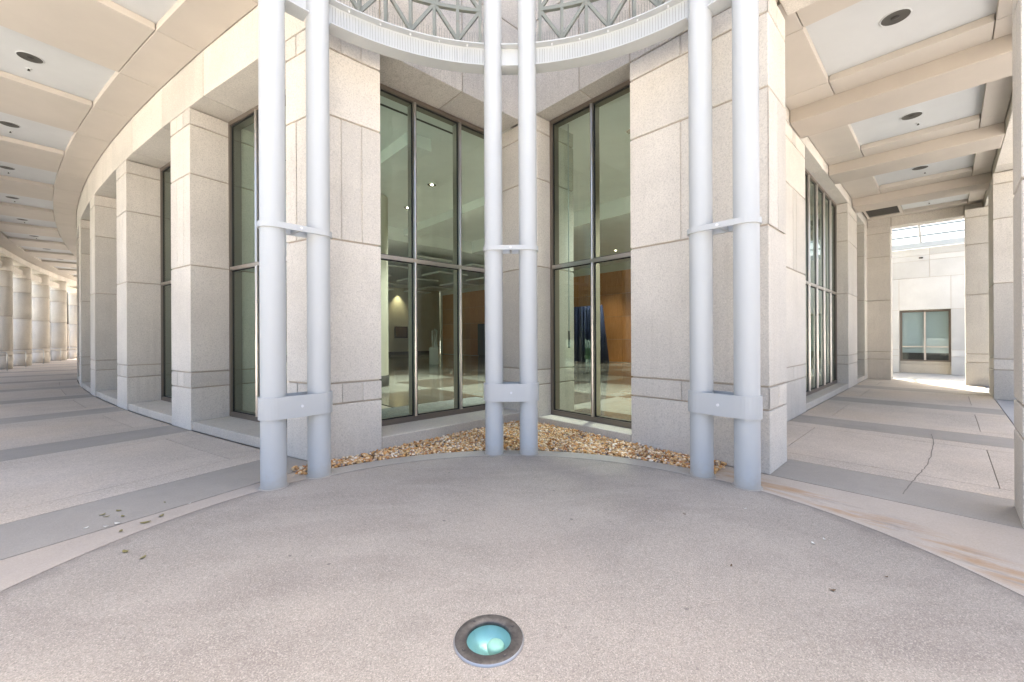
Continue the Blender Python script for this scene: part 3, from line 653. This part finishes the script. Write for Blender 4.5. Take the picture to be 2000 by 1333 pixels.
for d0, d1, nm, big in spans:
    lb = nm if not big else 'curved white ring beam with bird spikes spanning the %s bay between pipe columns' % nm
    root = thing('ring_beam', lb, 'beam', ring3((d0 + d1) / 2, RR_, ZB), 'ring beams between the pipe columns')
    bm = bmesh.new(); ring_beam(bm, d0, d1, ZB, ZT, 24 if big else 4); finish('girder', bm, PAINT, root)
    if not big: continue
    for k in range(5):
        d = d0 + (d1 - d0) * (k + 0.6) / 5.2; p = Vector(ring3(d, RR_ - 0.05, ZT - 0.014)); bm = bmesh.new(); add_tube(bm, [p, p - Vector((0, 0, 0.022))], 0.011, 6, smooth=False); finish('bolt', bm, BOLT, root)
    bm = bmesh.new()
    for zz, hh, rr in ((ZB + 0.014, 0.20, -0.075), (ZT, 0.15, -0.07)):
        n = int((d1 - d0) / 0.62)
        for i in range(n):
            d = d0 + 0.4 + (d1 - d0 - 0.8) * i / (n - 1); p = Vector(ring3(d, RR_ + rr, zz)); q = p + Vector((random.uniform(-.006, .006), random.uniform(-.006, .006), hh))
            add_bar(bm, p, q, 0.0032, 0.0032)
    o = finish('bird_spike', bm, TRUSS, root); o['kind'] = 'stuff'
    # truss
    tr = thing('steel_truss', 'grey green steel lattice above the ring beam of the %s bay' % nm, 'truss', ring3((d0 + d1) / 2, RR_, ZT), 'lattice trusses above the ring beams')
    nodes = [-40.1, -34.3, -22.9 - 5.65, -22.9, -17.35, -11.75, -6.3] if nm == 'left' else [8.4, 13.75, 19.6, 24.85, 30.6, 36.2, 41.4]
    rt = RR_ + 0.0; zl, zm, zu = 5.665, 6.10, 6.54
    bm = bmesh.new(); chord(bm, nodes[0], nodes[-1], rt, zm, 0.05, 0.05, 12); finish('mid_chord', bm, TRUSS, tr)
    bm = bmesh.new(); chord(bm, nodes[0], nodes[-1], rt, zu + 0.03, 0.05, 0.06, 12); finish('top_chord', bm, TRUSS, tr)
    for i, nd in enumerate(nodes):
        bm = bmesh.new(); add_bar(bm, ring3(nd, rt - 0.002, ZT), ring3(nd, rt - 0.002, zu), 0.042, 0.042); finish('post', bm, TRUSS, tr)
    for i in range(len(nodes) - 1):
        a, b = nodes[i], nodes[i + 1]
        lo, hi = (b, a) if i % 2 == 0 else (a, b)      # odd entries are bottom nodes
        for z in (zl, zu):
            bm = bmesh.new(); add_bar(bm, ring3(lo, rt + 0.003, z), ring3(hi, rt + 0.003, zm), 0.042, 0.042); finish('diagonal', bm, TRUSS, tr)
    up = thing('ring_beam', 'upper curved white ring beam above the lattice of the %s bay' % nm, 'beam', ring3((d0 + d1) / 2, RR_, 6.6))
    bm = bmesh.new(); ring_beam(bm, d0, d1, 6.61, 6.91, 24); finish('girder', bm, PAINT, up)

# ------------------------------------------------------------------ in-ground light
ul = thing('ground_light', 'round in-ground uplight with dark metal rim and turquoise lens in the plaza', 'ground light', (*UPL, 0))
RIM = mat('weathered rim metal', (0.17, 0.165, 0.16), 0.5, 0.35); _g = NG(RIM)
_g.col(_g.mix(_g.ramp(_g.noise(30, 5, 0.7), (0.35, 0), (0.7, 1)), (0.055, 0.05, 0.047), (0.12, 0.11, 0.10)))
lathe('rim', *UPL, [(0.118, -0.09), (0.118, 0.004), (0.122, 0.010), (0.174, 0.012), (0.180, 0.010)], RIM, ul, 64)
lathe('rim_edge', *UPL, [(0.180, 0.010), (0.187, 0.003), (0.188, -0.02)], mat('worn rim edge', (0.42, 0.42, 0.42), 0.4, 0.7), ul, 64)
for k in range(4):
    t = R(35 + 90 * k); bx, by = UPL[0] + 0.15 * math.cos(t), UPL[1] + 0.15 * math.sin(t)
    bm = bmesh.new(); add_lathe(bm, bx, by, [(0.009, 0.011), (0.009, 0.0145), (0.006, 0.016), (0.001, 0.0165)], 10); finish('screw', bm, RIM, ul)
lens = glass_mat('turquoise lens glass', (0.70, 0.88, 0.86), 1.5)
lathe('lens', *UPL, [(0.001, 0.004), (0.06, 0.003), (0.118, 0.0)], lens, ul, 48)
REFL = mat('lamp reflector', (0.46, 0.62, 0.62), 0.3, 0.45)
bm = bmesh.new(); add_lathe(bm, *UPL, [(0.117, -0.008), (0.108, -0.035), (0.085, -0.062), (0.05, -0.08), (0.001, -0.086)], 48); finish('reflector', bm, REFL, ul)
lathe('lamp_bulb', UPL[0] + 0.035, UPL[1] - 0.005, [(0.03, -0.08), (0.044, -0.05), (0.047, -0.03), (0.040, -0.02), (0.02, -0.016), (0.001, -0.015)], mat('frosted bulb', (0.62, 0.75, 0.62), 0.3), ul, 28)

# ------------------------------------------------------------------ gravel bed
def ab_of(x, y): dx, dy = x - CX, y - CY; return dx * UX + dy * UY, dx * VX + dy * VY
GR = mat('river gravel', (0.5, 0.35, 0.2), 0.6, spec=0.4); _g = NG(GR)
at = _g.n('ShaderNodeAttribute'); at.attribute_name = 'tint'
_g.col(_g.mix(_g.ramp(_g.noise(120, 3), (0.3, 0.35), (0.6, 0.0)), at.outputs['Color'], (0.25, 0.17, 0.10)))
PAL = [(0.50, 0.31, 0.13), (0.56, 0.40, 0.22), (0.62, 0.48, 0.32), (0.47, 0.24, 0.075), (0.50, 0.26, 0.085), (0.32, 0.14, 0.05), (0.66, 0.58, 0.46), (0.54, 0.36, 0.17), (0.25, 0.20, 0.17), (0.58, 0.44, 0.27), (0.42, 0.24, 0.10)]
ico = bmesh.new(); bmesh.ops.create_icosphere(ico, subdivisions=2, radius=1.0); IV = [v.co.copy() for v in ico.verts]; IF = [[v.index for v in f.verts] for f in ico.faces]; ico.free()
ico = bmesh.new(); bmesh.ops.create_icosphere(ico, subdivisions=1, radius=1.0); IV1 = [v.co.copy() for v in ico.verts]; IF1 = [[v.index for v in f.verts] for f in ico.faces]; ico.free()
gp = [ring(d, 3.35) for d in range(-44, 45, 4)] + [W(-0.01, 3.3), W(-0.01, 0.0), W(-0.01, -0.01), W(-3.5, -0.01)]
bed = ngon_slab('gravel_bed', gp, -0.3, -0.012, mat('gravel soil', (0.20, 0.13, 0.07), 0.95)); tag(bed, kind='structure')
vs, fs, cols = [], [], []
def gz(x, y):
    r = math.hypot(x - RC[0], y - RC[1]); return min(0.055, 0.002 + 0.05 * max(0, (r - 3.35)) / 0.9)
cnt = 0
rg = random.Random(3)
while cnt < 9000:
    d = rg.uniform(-46, 46); r = rg.uniform(3.37, 5.6); x, y = ring(d, r); a, b = ab_of(x, y)
    if not (a < -0.012 and b > 0.012): 
        continue
    if rg.random() > r / 5.6: continue
    hid = math.hypot(x, y) > 8.5
    sz = rg.choice((0.011, 0.014, 0.016, 0.018, 0.021, 0.026)) * rg.uniform(0.85, 1.15)
    rot = Matrix.Rotation(rg.uniform(0, 6.28), 3, 'Z') @ Matrix.Rotation(rg.uniform(-0.7, 0.7), 3, 'X') @ Matrix.Rotation(rg.uniform(-0.7, 0.7), 3, 'Y')
    sc = Vector((sz * rg.uniform(0.9, 1.45), sz * rg.uniform(0.8, 1.1), sz * rg.uniform(0.5, 0.85)))
    z = gz(x, y) + rg.uniform(-0.014, 0.014); near = y < 6.3
    V, F = (IV1, IF1)
    base = len(vs); jit = [rg.uniform(0.86, 1.12) for _ in range(12)]
    for i, v in enumerate(V):
        p = rot @ Vector((v.x * sc.x, v.y * sc.y, v.z * sc.z)) * jit[i % 12]; vs.append((x + p.x, y + p.y, z + p.z))
    c = rg.choice(PAL); k = rg.uniform(1.0, 1.55); c = tuple(min(1, q * k) for q in c)
    for f in F: fs.append([base + i for i in f]); cols.append(c)
    cnt += 1
me = bpy.data.meshes.new('gravel'); me.from_pydata(vs, [], fs); at_ = me.attributes.new('tint', 'FLOAT_COLOR', 'FACE')
for i, c in enumerate(cols): at_.data[i].color = (*c, 1)
for p in me.polygons: p.use_smooth = True
tag(link('gravel', me, GR), 'bed of tan and orange river gravel at the foot of the notch walls', 'gravel', kind='stuff')

# ------------------------------------------------------------------ leaves and litter
LEAF = mat('dry leaf', (0.20, 0.17, 0.06), 0.7); PALELEAF = mat('pale litter', (0.62, 0.60, 0.55), 0.8); BROWNLEAF = mat('brown leaf', (0.13, 0.08, 0.04), 0.8)
def leaf(label, x, y, sz, m, grp):
    bm = bmesh.new(); t = random.uniform(0, 6.28); c, s_ = math.cos(t), math.sin(t); rows = []; sz *= 0.75
    for i in range(6):
        u_ = i / 5; wd = math.sin(math.pi * min(1, u_ * 0.93 + 0.03)) * sz * 0.28; l = (u_ - 0.5) * sz; z = 0.004 + 0.006 * (u_ - 0.5) ** 2 * 4 + 0.002 * random.random()
        rows.append([bm.verts.new((x + c * l - s_ * q, y + s_ * l + c * q, z + zz)) for q, zz in ((-wd, 0.003), (0, 0), (wd, 0.002))])
    for r0, r1 in zip(rows, rows[1:]):
        for k in range(2): bm.faces.new((r0[k], r0[k + 1], r1[k + 1], r1[k]))
    return tag(finish('fallen_leaf', bm, m), label, 'leaf', grp)
def unproj(px, py):   # photograph measurements noted as ground points
    dx, dy = px - 1000, py - 666.5; x = dx - 0.0046 * dy; y = 666.5 + dy + 0.0046 * dx; Y = 794.5 * 1.6 / (y - 659.7); return x / 794.5 * Y, Y
for i, (px, py, sz, m) in enumerate(((200, 1007, .07, LEAF), (208, 1011, .06, LEAF), (232, 999, .07, LEAF), (236, 1039, .06, LEAF), (240, 1010, .06, LEAF), (284, 1022, .10, LEAF), (315, 1009, .08, LEAF), (322, 983, .04, LEAF))):
    leaf('dry olive leaf, %s from the left among those left of the pipe columns' % ordn[i], *unproj(px, py), sz, m, 'leaves left of the pipe columns')
for i, (px, py, sz) in enumerate(((168, 1033, .05), (207, 1030, .05), (229, 1024, .07), (370, 985, .04))):
    leaf('pale scrap of litter, %s from the left on the grey band at left' % ordn[i], *unproj(px, py), sz, PALELEAF, 'pale litter on the left band')
for i, (px, py, sz) in enumerate(((245, 1079, .08), (279, 1091, .07))): leaf('%s green leaf on the plaza edge below the left border slab' % ('left' if i == 0 else 'right'), *unproj(px, py), sz, LEAF, 'leaves on the plaza edge')
for i, (px, py, sz, m) in enumerate(((1337, 1006, .035, BROWNLEAF), (1428, 1107, .035, BROWNLEAF), (1626, 1155, .05, BROWNLEAF), (1731, 1129, .03, BROWNLEAF))): leaf('dark curled leaf, %s from the left on the right half of the plaza' % ordn[i], *unproj(px, py), sz, m, 'dark leaves on the plaza')
for i, (px, py, sz) in enumerate(((1455, 995, .04), (1588, 1063, .05), (1610, 1055, .04))): leaf('pale flake of litter, %s from the left on the right half of the plaza' % ordn[i], *unproj(px, py), sz, PALELEAF, 'pale litter on the plaza')

# ------------------------------------------------------------------ courtyard at the end of the right arcade
wroot = thing('courtyard_wall', 'white panelled courtyard wall with a recessed window, beyond the end portal', 'wall', W3(18.9, 4.8, 0))
prism('joint_core', ccw([W(18.93, -3), W(18.93, 4.0), W(19.2, 4.0), W(19.2, -3)]), 0, 5.28, JOINT, wroot)
prism('joint_core', ccw([W(18.93, 5.57), W(18.93, 14), W(19.2, 14), W(19.2, 5.57)]), 0, 5.28, JOINT, wroot)
prism('joint_core', ccw([W(18.93, 4.0), W(18.93, 5.57), W(19.2, 5.57), W(19.2, 4.0)]), 2.72, 5.28, JOINT, wroot)
def wpanel(b0, b1, z0, z1): prism('wall_panel', ccw([W(18.9, b0 + .006), W(18.9, b1 - .006), W(18.94, b1 - .006), W(18.94, b0 + .006)]), z0 + .006, z1 - .006, WHITE_STONE, wroot)
for z0, z1, bs in ((0, 0.74, (-3, 1, 2.4, 4.02)), (0.74, 1.01, (-3, 1, 2.4, 4.02)), (1.01, 2.69, (-3, 1, 2.4, 4.02)), (0, 0.74, (5.55, 7.1, 9, 14)), (0.74, 1.01, (5.55, 7.1, 9, 14)), (1.01, 2.69, (5.55, 7.1, 9, 14)),
                   (2.69, 4.04, (-3, 0.9, 2.45, 4.02, 5.55, 7.1, 9, 14)), (4.04, 4.76, (-3, 0, 1.6, 3.25, 4.95, 6.6, 9, 14)), (4.76, 4.98, (-3, 1.6, 4.95, 9, 14)), (4.98, 5.28, (-3, 1.6, 4.95, 9, 14))):
    for p, q in zip(bs, bs[1:]): wpanel(p, q, z0, z1)
bm = bmesh.new()
for b0, b1, a0, a1, z0, z1 in ((3.8, 4.022, 18.945, 19.6, 0, 2.7), (5.548, 5.8, 18.945, 19.6, 0, 2.7), (4.022, 5.548, 18.945, 19.6, 2.692, 2.75)): add_prism(bm, ccw([W(a0, b0), W(a1, b0), W(a1, b1), W(a0, b1)]), z0, z1)
finish('reveal', bm, STONE, wroot)
prism('sill', ccw([W(19.25, 4.023), W(19.25, 5.547), W(19.7, 5.547), W(19.7, 4.023)]), 0, 0.36, SILL, wroot, 0.01)
prism('sill', ccw([W(19.32, 4.023), W(19.32, 5.547), W(19.7, 5.547), W(19.7, 4.023)]), 0.36, 0.50, SILL, wroot, 0.01)
cw = thing('courtyard_window', 'small dark two-light window with lowered blinds, recessed in the white courtyard wall', 'window', W3(19.4, 4.8, 0.5))
bm = bmesh.new()
for b0, b1, z0, z1 in ((4.023, 4.09, 0.50, 2.69), (5.48, 5.547, 0.50, 2.69), (4.09, 5.48, 0.50, 0.56), (4.09, 5.48, 2.61, 2.69)): add_prism(bm, ccw([W(19.36, b0), W(19.36, b1), W(19.46, b1), W(19.46, b0)]), z0, z1)
finish('frame', bm, BRONZE, cw)
prism('mullion', ccw([W(19.355, 4.76), W(19.355, 4.82), W(19.46, 4.82), W(19.46, 4.76)]), 0.56, 2.61, STEEL, cw)
for b0, b1 in ((4.09, 4.76), (4.82, 5.48)):
    prism('transom', ccw([W(19.357, b0), W(19.357, b1), W(19.45, b1), W(19.45, b0)]), 1.10, 1.15, STEEL, cw)
    for z0, z1 in ((0.56, 1.10), (1.15, 2.61)):
        bm = bmesh.new(); bm.faces.new([bm.verts.new(W3(19.4, b0, z0)), bm.verts.new(W3(19.4, b1, z0)), bm.verts.new(W3(19.4, b1, z1)), bm.verts.new(W3(19.4, b0, z1))]); finish('pane', bm, FARGLASS, cw)
    prism('blind', ccw([W(19.5, b0 - .02), W(19.5, b1 + .02), W(19.51, b1 + .02), W(19.51, b0 - .02)]), 0.86, 2.65, mat('pale blind', (0.56, 0.62, 0.62), 0.7), cw)
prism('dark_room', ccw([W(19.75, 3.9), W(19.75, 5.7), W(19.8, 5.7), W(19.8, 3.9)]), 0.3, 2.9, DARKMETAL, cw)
cm = thing('wall_camera', 'tiny dark security camera on the white courtyard wall', 'camera', W3(18.9, 4.68, 4.88))
bm = bmesh.new(); add_tube(bm, [W3(18.9, 4.69, 4.9), W3(18.8, 4.69, 4.88)], 0.02, 8); finish('bracket', bm, COFFER, cm)
bm = bmesh.new(); add_tube(bm, [W3(18.85, 4.66, 4.87), W3(18.72, 4.74, 4.85)], 0.035, 10); finish('housing', bm, DARKMETAL, cm)
# glass canopy
cn = thing('glass_canopy', 'sloping glass canopy with thin bars between the end portal and the white courtyard wall', 'canopy', W3(17, 4.8, 5.3))
prism('gutter', ccw([W(18.72, -3), W(18.9, -3), W(18.9, 14), W(18.72, 14)]), 5.285, 5.50, mat('grey gutter', (0.42, 0.46, 0.49), 0.5), cn)
def cz(a): return 5.52 + (18.75 - a) * 0.30
BARM = mat('canopy bar', (0.22, 0.27, 0.30), 0.5)
for a in (18.2, 17.45, 16.6, 15.75):
    bm = bmesh.new(); add_bar(bm, W3(a, -3, cz(a)), W3(a, 14, cz(a)), 0.05, 0.06); finish('purlin', bm, BARM, cn)
for b in (-1.3, 0.7, 2.7, 4.7, 6.7, 8.7, 10.7):
    bm = bmesh.new(); add_bar(bm, W3(18.72, b, cz(18.72)), W3(15.45, b, cz(15.45)), 0.07, 0.09); finish('rafter', bm, COFFER, cn)
for b0 in (-3.3, -1.3, 0.7, 2.7, 4.7, 6.7, 8.7):
    for a0, a1 in ((18.72, 18.2), (18.2, 17.45), (17.45, 16.6), (16.6, 15.5)):
        bm = bmesh.new(); bm.faces.new([bm.verts.new(W3(a, b, cz(a) + 0.05)) for a, b in ((a0, b0 + .04), (a1, b0 + .04), (a1, b0 + 1.96), (a0, b0 + 1.96))]); finish('glass_sheet', bm, CANOPYGLASS, cn)

# ------------------------------------------------------------------ lobby behind the glass
def marble(name, c0, c1, rough=0.12):
    m = mat(name, c0, rough); g = NG(m); g.col(g.mix(g.ramp(g.noise(2.5, 6, 0.6, dist=1.0), (0.35, 0), (0.7, 1)), c0, c1)); return m
TILE_A = marble('dark brown marble', (0.12, 0.10, 0.08), (0.18, 0.15, 0.12)); TILE_B = marble('pale marble', (0.27, 0.26, 0.225), (0.34, 0.325, 0.285))
CARPET = mat('grey carpet', (0.16, 0.165, 0.16), 0.95); _g = NG(CARPET); _g.col(_g.mix(_g.ramp(_g.noise(14, 5, 0.7, dist=1.5), (0.35, 0), (0.65, 1)), (0.10, 0.105, 0.10), (0.25, 0.25, 0.24)))
WOOD = mat('wood veneer', (0.36, 0.15, 0.055), 0.35); _g = NG(WOOD)
_g.col(_g.mix(1.0, _g.mix(_g.ramp(_g.noise(4, 6, 0.65, _g.scaled(5, 5, 0.5), dist=0.8), (0.3, 0), (0.7, 1)), (0.40, 0.15, 0.045), (0.60, 0.27, 0.09)), _g.ramp(_g.rnd, (0, 0.75), (1, 1.15)), 'MULTIPLY'))
lf = thing('lobby_floor', None, None, kind='structure')
LIN = [L(0.75 + 1.9 * i, -1.0) for i in range(0, 15)]        # inner line of the curved window wall
def lobby_outline(e): return [W(-2.7, -e)] + [L(0.75 + 1.9 * i, -e) for i in range(0, 15)] + [W(12, -34), W(18, -34), W(18, 2.2 + 0.2), W(0.4 + e * 0.3, 2.4), W(0.4 + e * 0.3, -e)]
ngon_slab('floor_bed', lobby_outline(0.97), -0.35, 0.10, JOINT, lf)
LINAB = [AB(0.75 + 1.9 * i, -1.0) for i in range(0, 15)]
def inside_lobby(a, b):
    if b > -1.0: return a > 1.0
    lim = -3
    for (a0, b0), (a1, b1) in zip(LINAB, LINAB[1:]):
        if b1 <= b <= b0: return a > max(a0, a1) + 0.05
    return a > -6.0
ts = 2.35
for i in range(-3, 7):
    for j in range(-13, 1):
        a0, b0 = 1.06 + ts * i, 2.2 + ts * (j - 1)
        if a0 + ts < -5 or b0 < -31: continue
        if a0 < 1.05 and b0 + ts > -1.3: continue
        if a0 > 13 or not (inside_lobby(a0, b0) and inside_lobby(a0, b0 + ts)): continue
        prism('floor_tile', ccw([W(a0 + .003, b0 + .003), W(a0 + ts - .003, b0 + .003), W(a0 + ts - .003, b0 + ts - .003), W(a0 + .003, b0 + ts - .003)]), 0.10, 0.118, TILE_A if (i + j) % 2 else TILE_B, lf)
prism('carpet', ccw([W(-2.9, -1.0), W(0.9, -1.0), W(0.9, -2.6), W(-2.9, -2.6)]), 0.10, 0.125, CARPET, lf)
prism('carpet', ccw([W(0.61, 0.3), W(1.5, 0.3), W(1.5, 2.2), W(0.61, 2.2)]), 0.10, 0.126, TILE_A, lf)
lw = thing('lobby_wall', None, None, kind='structure')
prism('wall_panel', ccw([W(-6.2, -27), W(15.7, -27), W(15.7, -27.3), W(-6.2, -27.3)]), 0.1, 6.3, CREAM, lw)
prism('skirting', ccw([W(-6.2, -26.96), W(15.5, -26.96), W(15.5, -27), W(-6.2, -27)]), 0.118, 0.42, mat('dark skirting', (0.06, 0.055, 0.05), 0.4), lw)
prism('wall_panel', ccw([W(15.72, -27), W(15.95, -27), W(15.95, 2.9), W(15.72, 2.9)]), 0.1, 6.3, CREAM, lw)
for i in range(14):
    for zi in range(4):
        b0 = -26.5 + 2.1 * i
        if b0 + 2.1 > 2.9: continue
        prism('wood_panel', ccw([W(15.66, b0 + .008), W(15.66, b0 + 2.092), W(15.715, b0 + 2.092), W(15.715, b0 + .008)]), 0.12 + 1.35 * zi + .006, 0.12 + 1.35 * (zi + 1) - .006, WOOD, lw)
prism('wall_panel', ccw([W(1.06, 2.25), W(15.7, 2.25), W(15.7, 2.4), W(1.06, 2.4)]), 0.1, 6.3, CREAM, lw)
lc = thing('lobby_ceiling', None, None, kind='structure')
ngon_slab('ceiling_slab', lobby_outline(0.76), 5.98, 6.3, LOBWHITE, lc)
prism('bulkhead', ccw([W(-4.6, -9.4), W(10, -9.4), W(10, -10.0), W(-4.6, -10.0)]), 5.45, 5.979, LOBWHITE, lc)
prism('bulkhead', ccw([W(5.9, -9.3), W(6.5, -9.3), W(6.5, 2.2), W(5.9, 2.2)]), 5.45, 5.979, LOBWHITE, lc)
for a0 in (-1.1, 2.6): prism('bulkhead', ccw([W(a0, -2.3), W(a0 + .55, -2.3), W(a0 + .55, -9.39), W(a0, -9.39)]), 5.70, 5.979, LOBWHITE, lc)
for i in range(6):
    for j in range(5):
        a0, b0 = -6 + 3.6 * i, -12.5 - 3.4 * j
        prism('ceiling_panel', ccw([W(a0, b0), W(a0 + 2.2, b0), W(a0 + 2.2, b0 - 2.0), W(a0, b0 - 2.0)]), 5.62, 5.72, LOBWHITE, lc)  # added slabs, modelled on arcade coffers reflected in the glass
SLOT = mat('black slot', (0.02, 0.02, 0.02), 0.6)
for b in (-1.75, -5.6): prism('slot_diffuser', ccw([W(-3.5, b), W(-0.2, b), W(-0.2, b - 0.05), W(-3.5, b - 0.05)]), 5.972, 5.985, SLOT, lc)
# interior round column and lamps
rc = thing('round_column', 'cream round column inside the lobby, behind the left light of the three-light window', 'column', (-4.35, 12.6, 0.12))
lathe('shaft', -4.35, 12.6, [(0.5, 0.45), (0.5, 5.97)], CREAM, rc, 40); lathe('base', -4.35, 12.6, [(0.52, 0.118), (0.52, 0.45), (0.5, 0.455)], mat('dark base', (0.07, 0.065, 0.06), 0.4), rc, 40)
wp = (('first', -0.8, -3.0), ('second', 0.9, -4.6), ('third', 1.4, -6.9), ('fourth', 0.2, -8.6), ('fifth', 3.2, -3.0), ('sixth', 4.6, 0.3), ('seventh', 2.4, 0.9), ('eighth', 3.0, -8.4), ('ninth', 6.5, -6.0), ('tenth', 9.5, -3.0), ('eleventh', 9.0, -9.0), ('twelfth', 12.5, -6.0), ('added for the wooden wall, thirteenth', 13.9, -1.2), ('added for the wooden wall, fourteenth', 13.9, -4.2), ('added for the wooden wall, fifteenth', 13.9, -8.2))  # last three are added lamps that brighten the wooden wall
for nmb, a, b in wp:
    x, y = W(a, b); downlight('lit round downlight in the lobby ceiling, %s from the windows inwards' % nmb, x, y, 5.978, 0.13, 'lobby downlights', True)
    ld = bpy.data.lights.new('downlight_lamp', 'SPOT'); ld.energy = 390 if a < 5 else 150; ld.spot_size = R(92); ld.spot_blend = 0.7; ld.color = (1.0, 0.97, 0.90); ld.shadow_soft_size = 0.30
    lo_ = bpy.data.objects.new('downlight_lamp', ld); COL.objects.link(lo_); lo_.location = (x, y, 5.93)
for i, a in enumerate((9.6, 11.4)):
    x, y = W(a, -26.6); downlight('%s of two warm wall-washer lamps over the picture on the far lobby wall' % ('left' if i == 0 else 'right'), x, y, 5.978, 0.12, 'wall washers', True)
    ld = bpy.data.lights.new('washer_lamp', 'SPOT'); ld.energy = 90; ld.spot_size = R(70); ld.spot_blend = 0.8; ld.color = (1.0, 0.8, 0.5); lo_ = bpy.data.objects.new('washer_lamp', ld); COL.objects.link(lo_); lo_.location = (x, y, 5.9)
pc = thing('wall_picture', 'dark square framed picture on the far cream lobby wall', 'picture', W3(11.7, -26.9, 2.2))
prism('frame', ccw([W(11.1, -26.9), W(12.3, -26.9), W(12.3, -26.99), W(11.1, -26.99)]), 1.6, 2.6, mat('dark frame', (0.05, 0.03, 0.02), 0.5), pc); prism('canvas', ccw([W(11.2, -26.88), W(12.2, -26.88), W(12.2, -26.9), W(11.2, -26.9)]), 1.7, 2.5, mat('brown canvas', (0.16, 0.09, 0.04), 0.6), pc)
cb = thing('cabinet', 'tall black cabinet standing against the wooden lobby wall', 'cabinet', W3(15.2, -19.7, 0.118))
prism('carcass', ccw([W(14.9, -20.3), W(15.6, -20.3), W(15.6, -19.1), W(14.9, -19.1)]), 0.2, 2.7, mat('black laminate', (0.03, 0.032, 0.035), 0.35), cb, 0.02)
prism('plinth', ccw([W(14.95, -20.25), W(15.55, -20.25), W(15.55, -19.15), W(14.95, -19.15)]), 0.118, 0.2, DARKMETAL, cb)
for b0, b1 in ((-20.28, -19.71), (-19.69, -19.12)): prism('door', ccw([W(14.88, b0), W(14.899, b0), W(14.899, b1), W(14.88, b1)]), 0.24, 2.66, mat('grey door', (0.07, 0.075, 0.08), 0.3), cb)
SX, SY = -4.38, 23.0
pd = tag(prism('pedestal', [(SX - .25, SY - .25), (SX + .25, SY - .25), (SX + .25, SY + .25), (SX - .25, SY + .25)], 0.118, 1.06, mat('white pedestal', (0.75, 0.76, 0.72), 0.5), None, 0.012), 'white box pedestal under the pale sculpture in the lobby', 'pedestal')
bm = bmesh.new(); rs = random.Random(5)
for ox, oy, hh in ((-0.12, 0, 0.85), (0.02, 0.05, 0.95), (0.13, -0.03, 0.88)):
    prof = []; n = 9
    for i in range(n): t = i / (n - 1); prof.append((0.075 * (0.8 + 0.5 * math.sin(5 * t + ox * 20)) * (1 - 0.55 * t), 1.06 + hh * t))
    prof.append((0.06, 1.06 + hh)); prof.append((0.05, 1.06 + hh + .09)); prof.append((0.002, 1.06 + hh + .12)); add_lathe(bm, SX + ox, SY + oy, prof, 12)
tag(finish('sculpture', bm, mat('pale crystal', (0.62, 0.66, 0.64), 0.15)), 'pale crystal-like sculpture of three slim figures on the white pedestal', 'sculpture')
# curtain in front of the wooden wall
NAVY = mat('navy cloth', (0.012, 0.02, 0.07), 0.8); bm = bmesh.new(); n = 44
rows = []
for k in range(n + 1):
    t = k / n; off = 0.07 * math.sin(k * 1.7) + 0.03 * math.sin(k * 0.6); 
    x0, y0 = W(14.4 + off, -10.5 + 2.4 * t); x1, y1 = W(14.4 + off * 1.8, -9.2 + 1.55 * (2 * t - 1))
    rows.append((bm.verts.new((x1, y1, 0.12)), bm.verts.new((x0, y0, 3.45))))
for (a, b), (c, d) in zip(rows, rows[1:]): bm.faces.new((a, c, d, b))
r = bmesh.ops.extrude_face_region(bm, geom=bm.faces[:]); bmesh.ops.translate(bm, verts=[v for v in r['geom'] if isinstance(v, bmesh.types.BMVert)], vec=(UX * .03, UY * .03, 0))
tag(finish('curtain', bm, NAVY, None, True), 'dark navy cloth drape standing in front of the wooden lobby wall', 'curtain')
ro = thing('blind_wand', 'thin pale blind wand hanging inside the two-light window', 'blind wand', W3(0.62, 0.60, 1.45))
tube('rod', [W3(0.62, 0.60, 1.7), W3(0.62, 0.60, 5.6)], 0.011, COFFER, ro, 8); tube('grip', [W3(0.62, 0.60, 1.4), W3(0.62, 0.60, 1.72)], 0.02, LAMPIN, ro, 8)
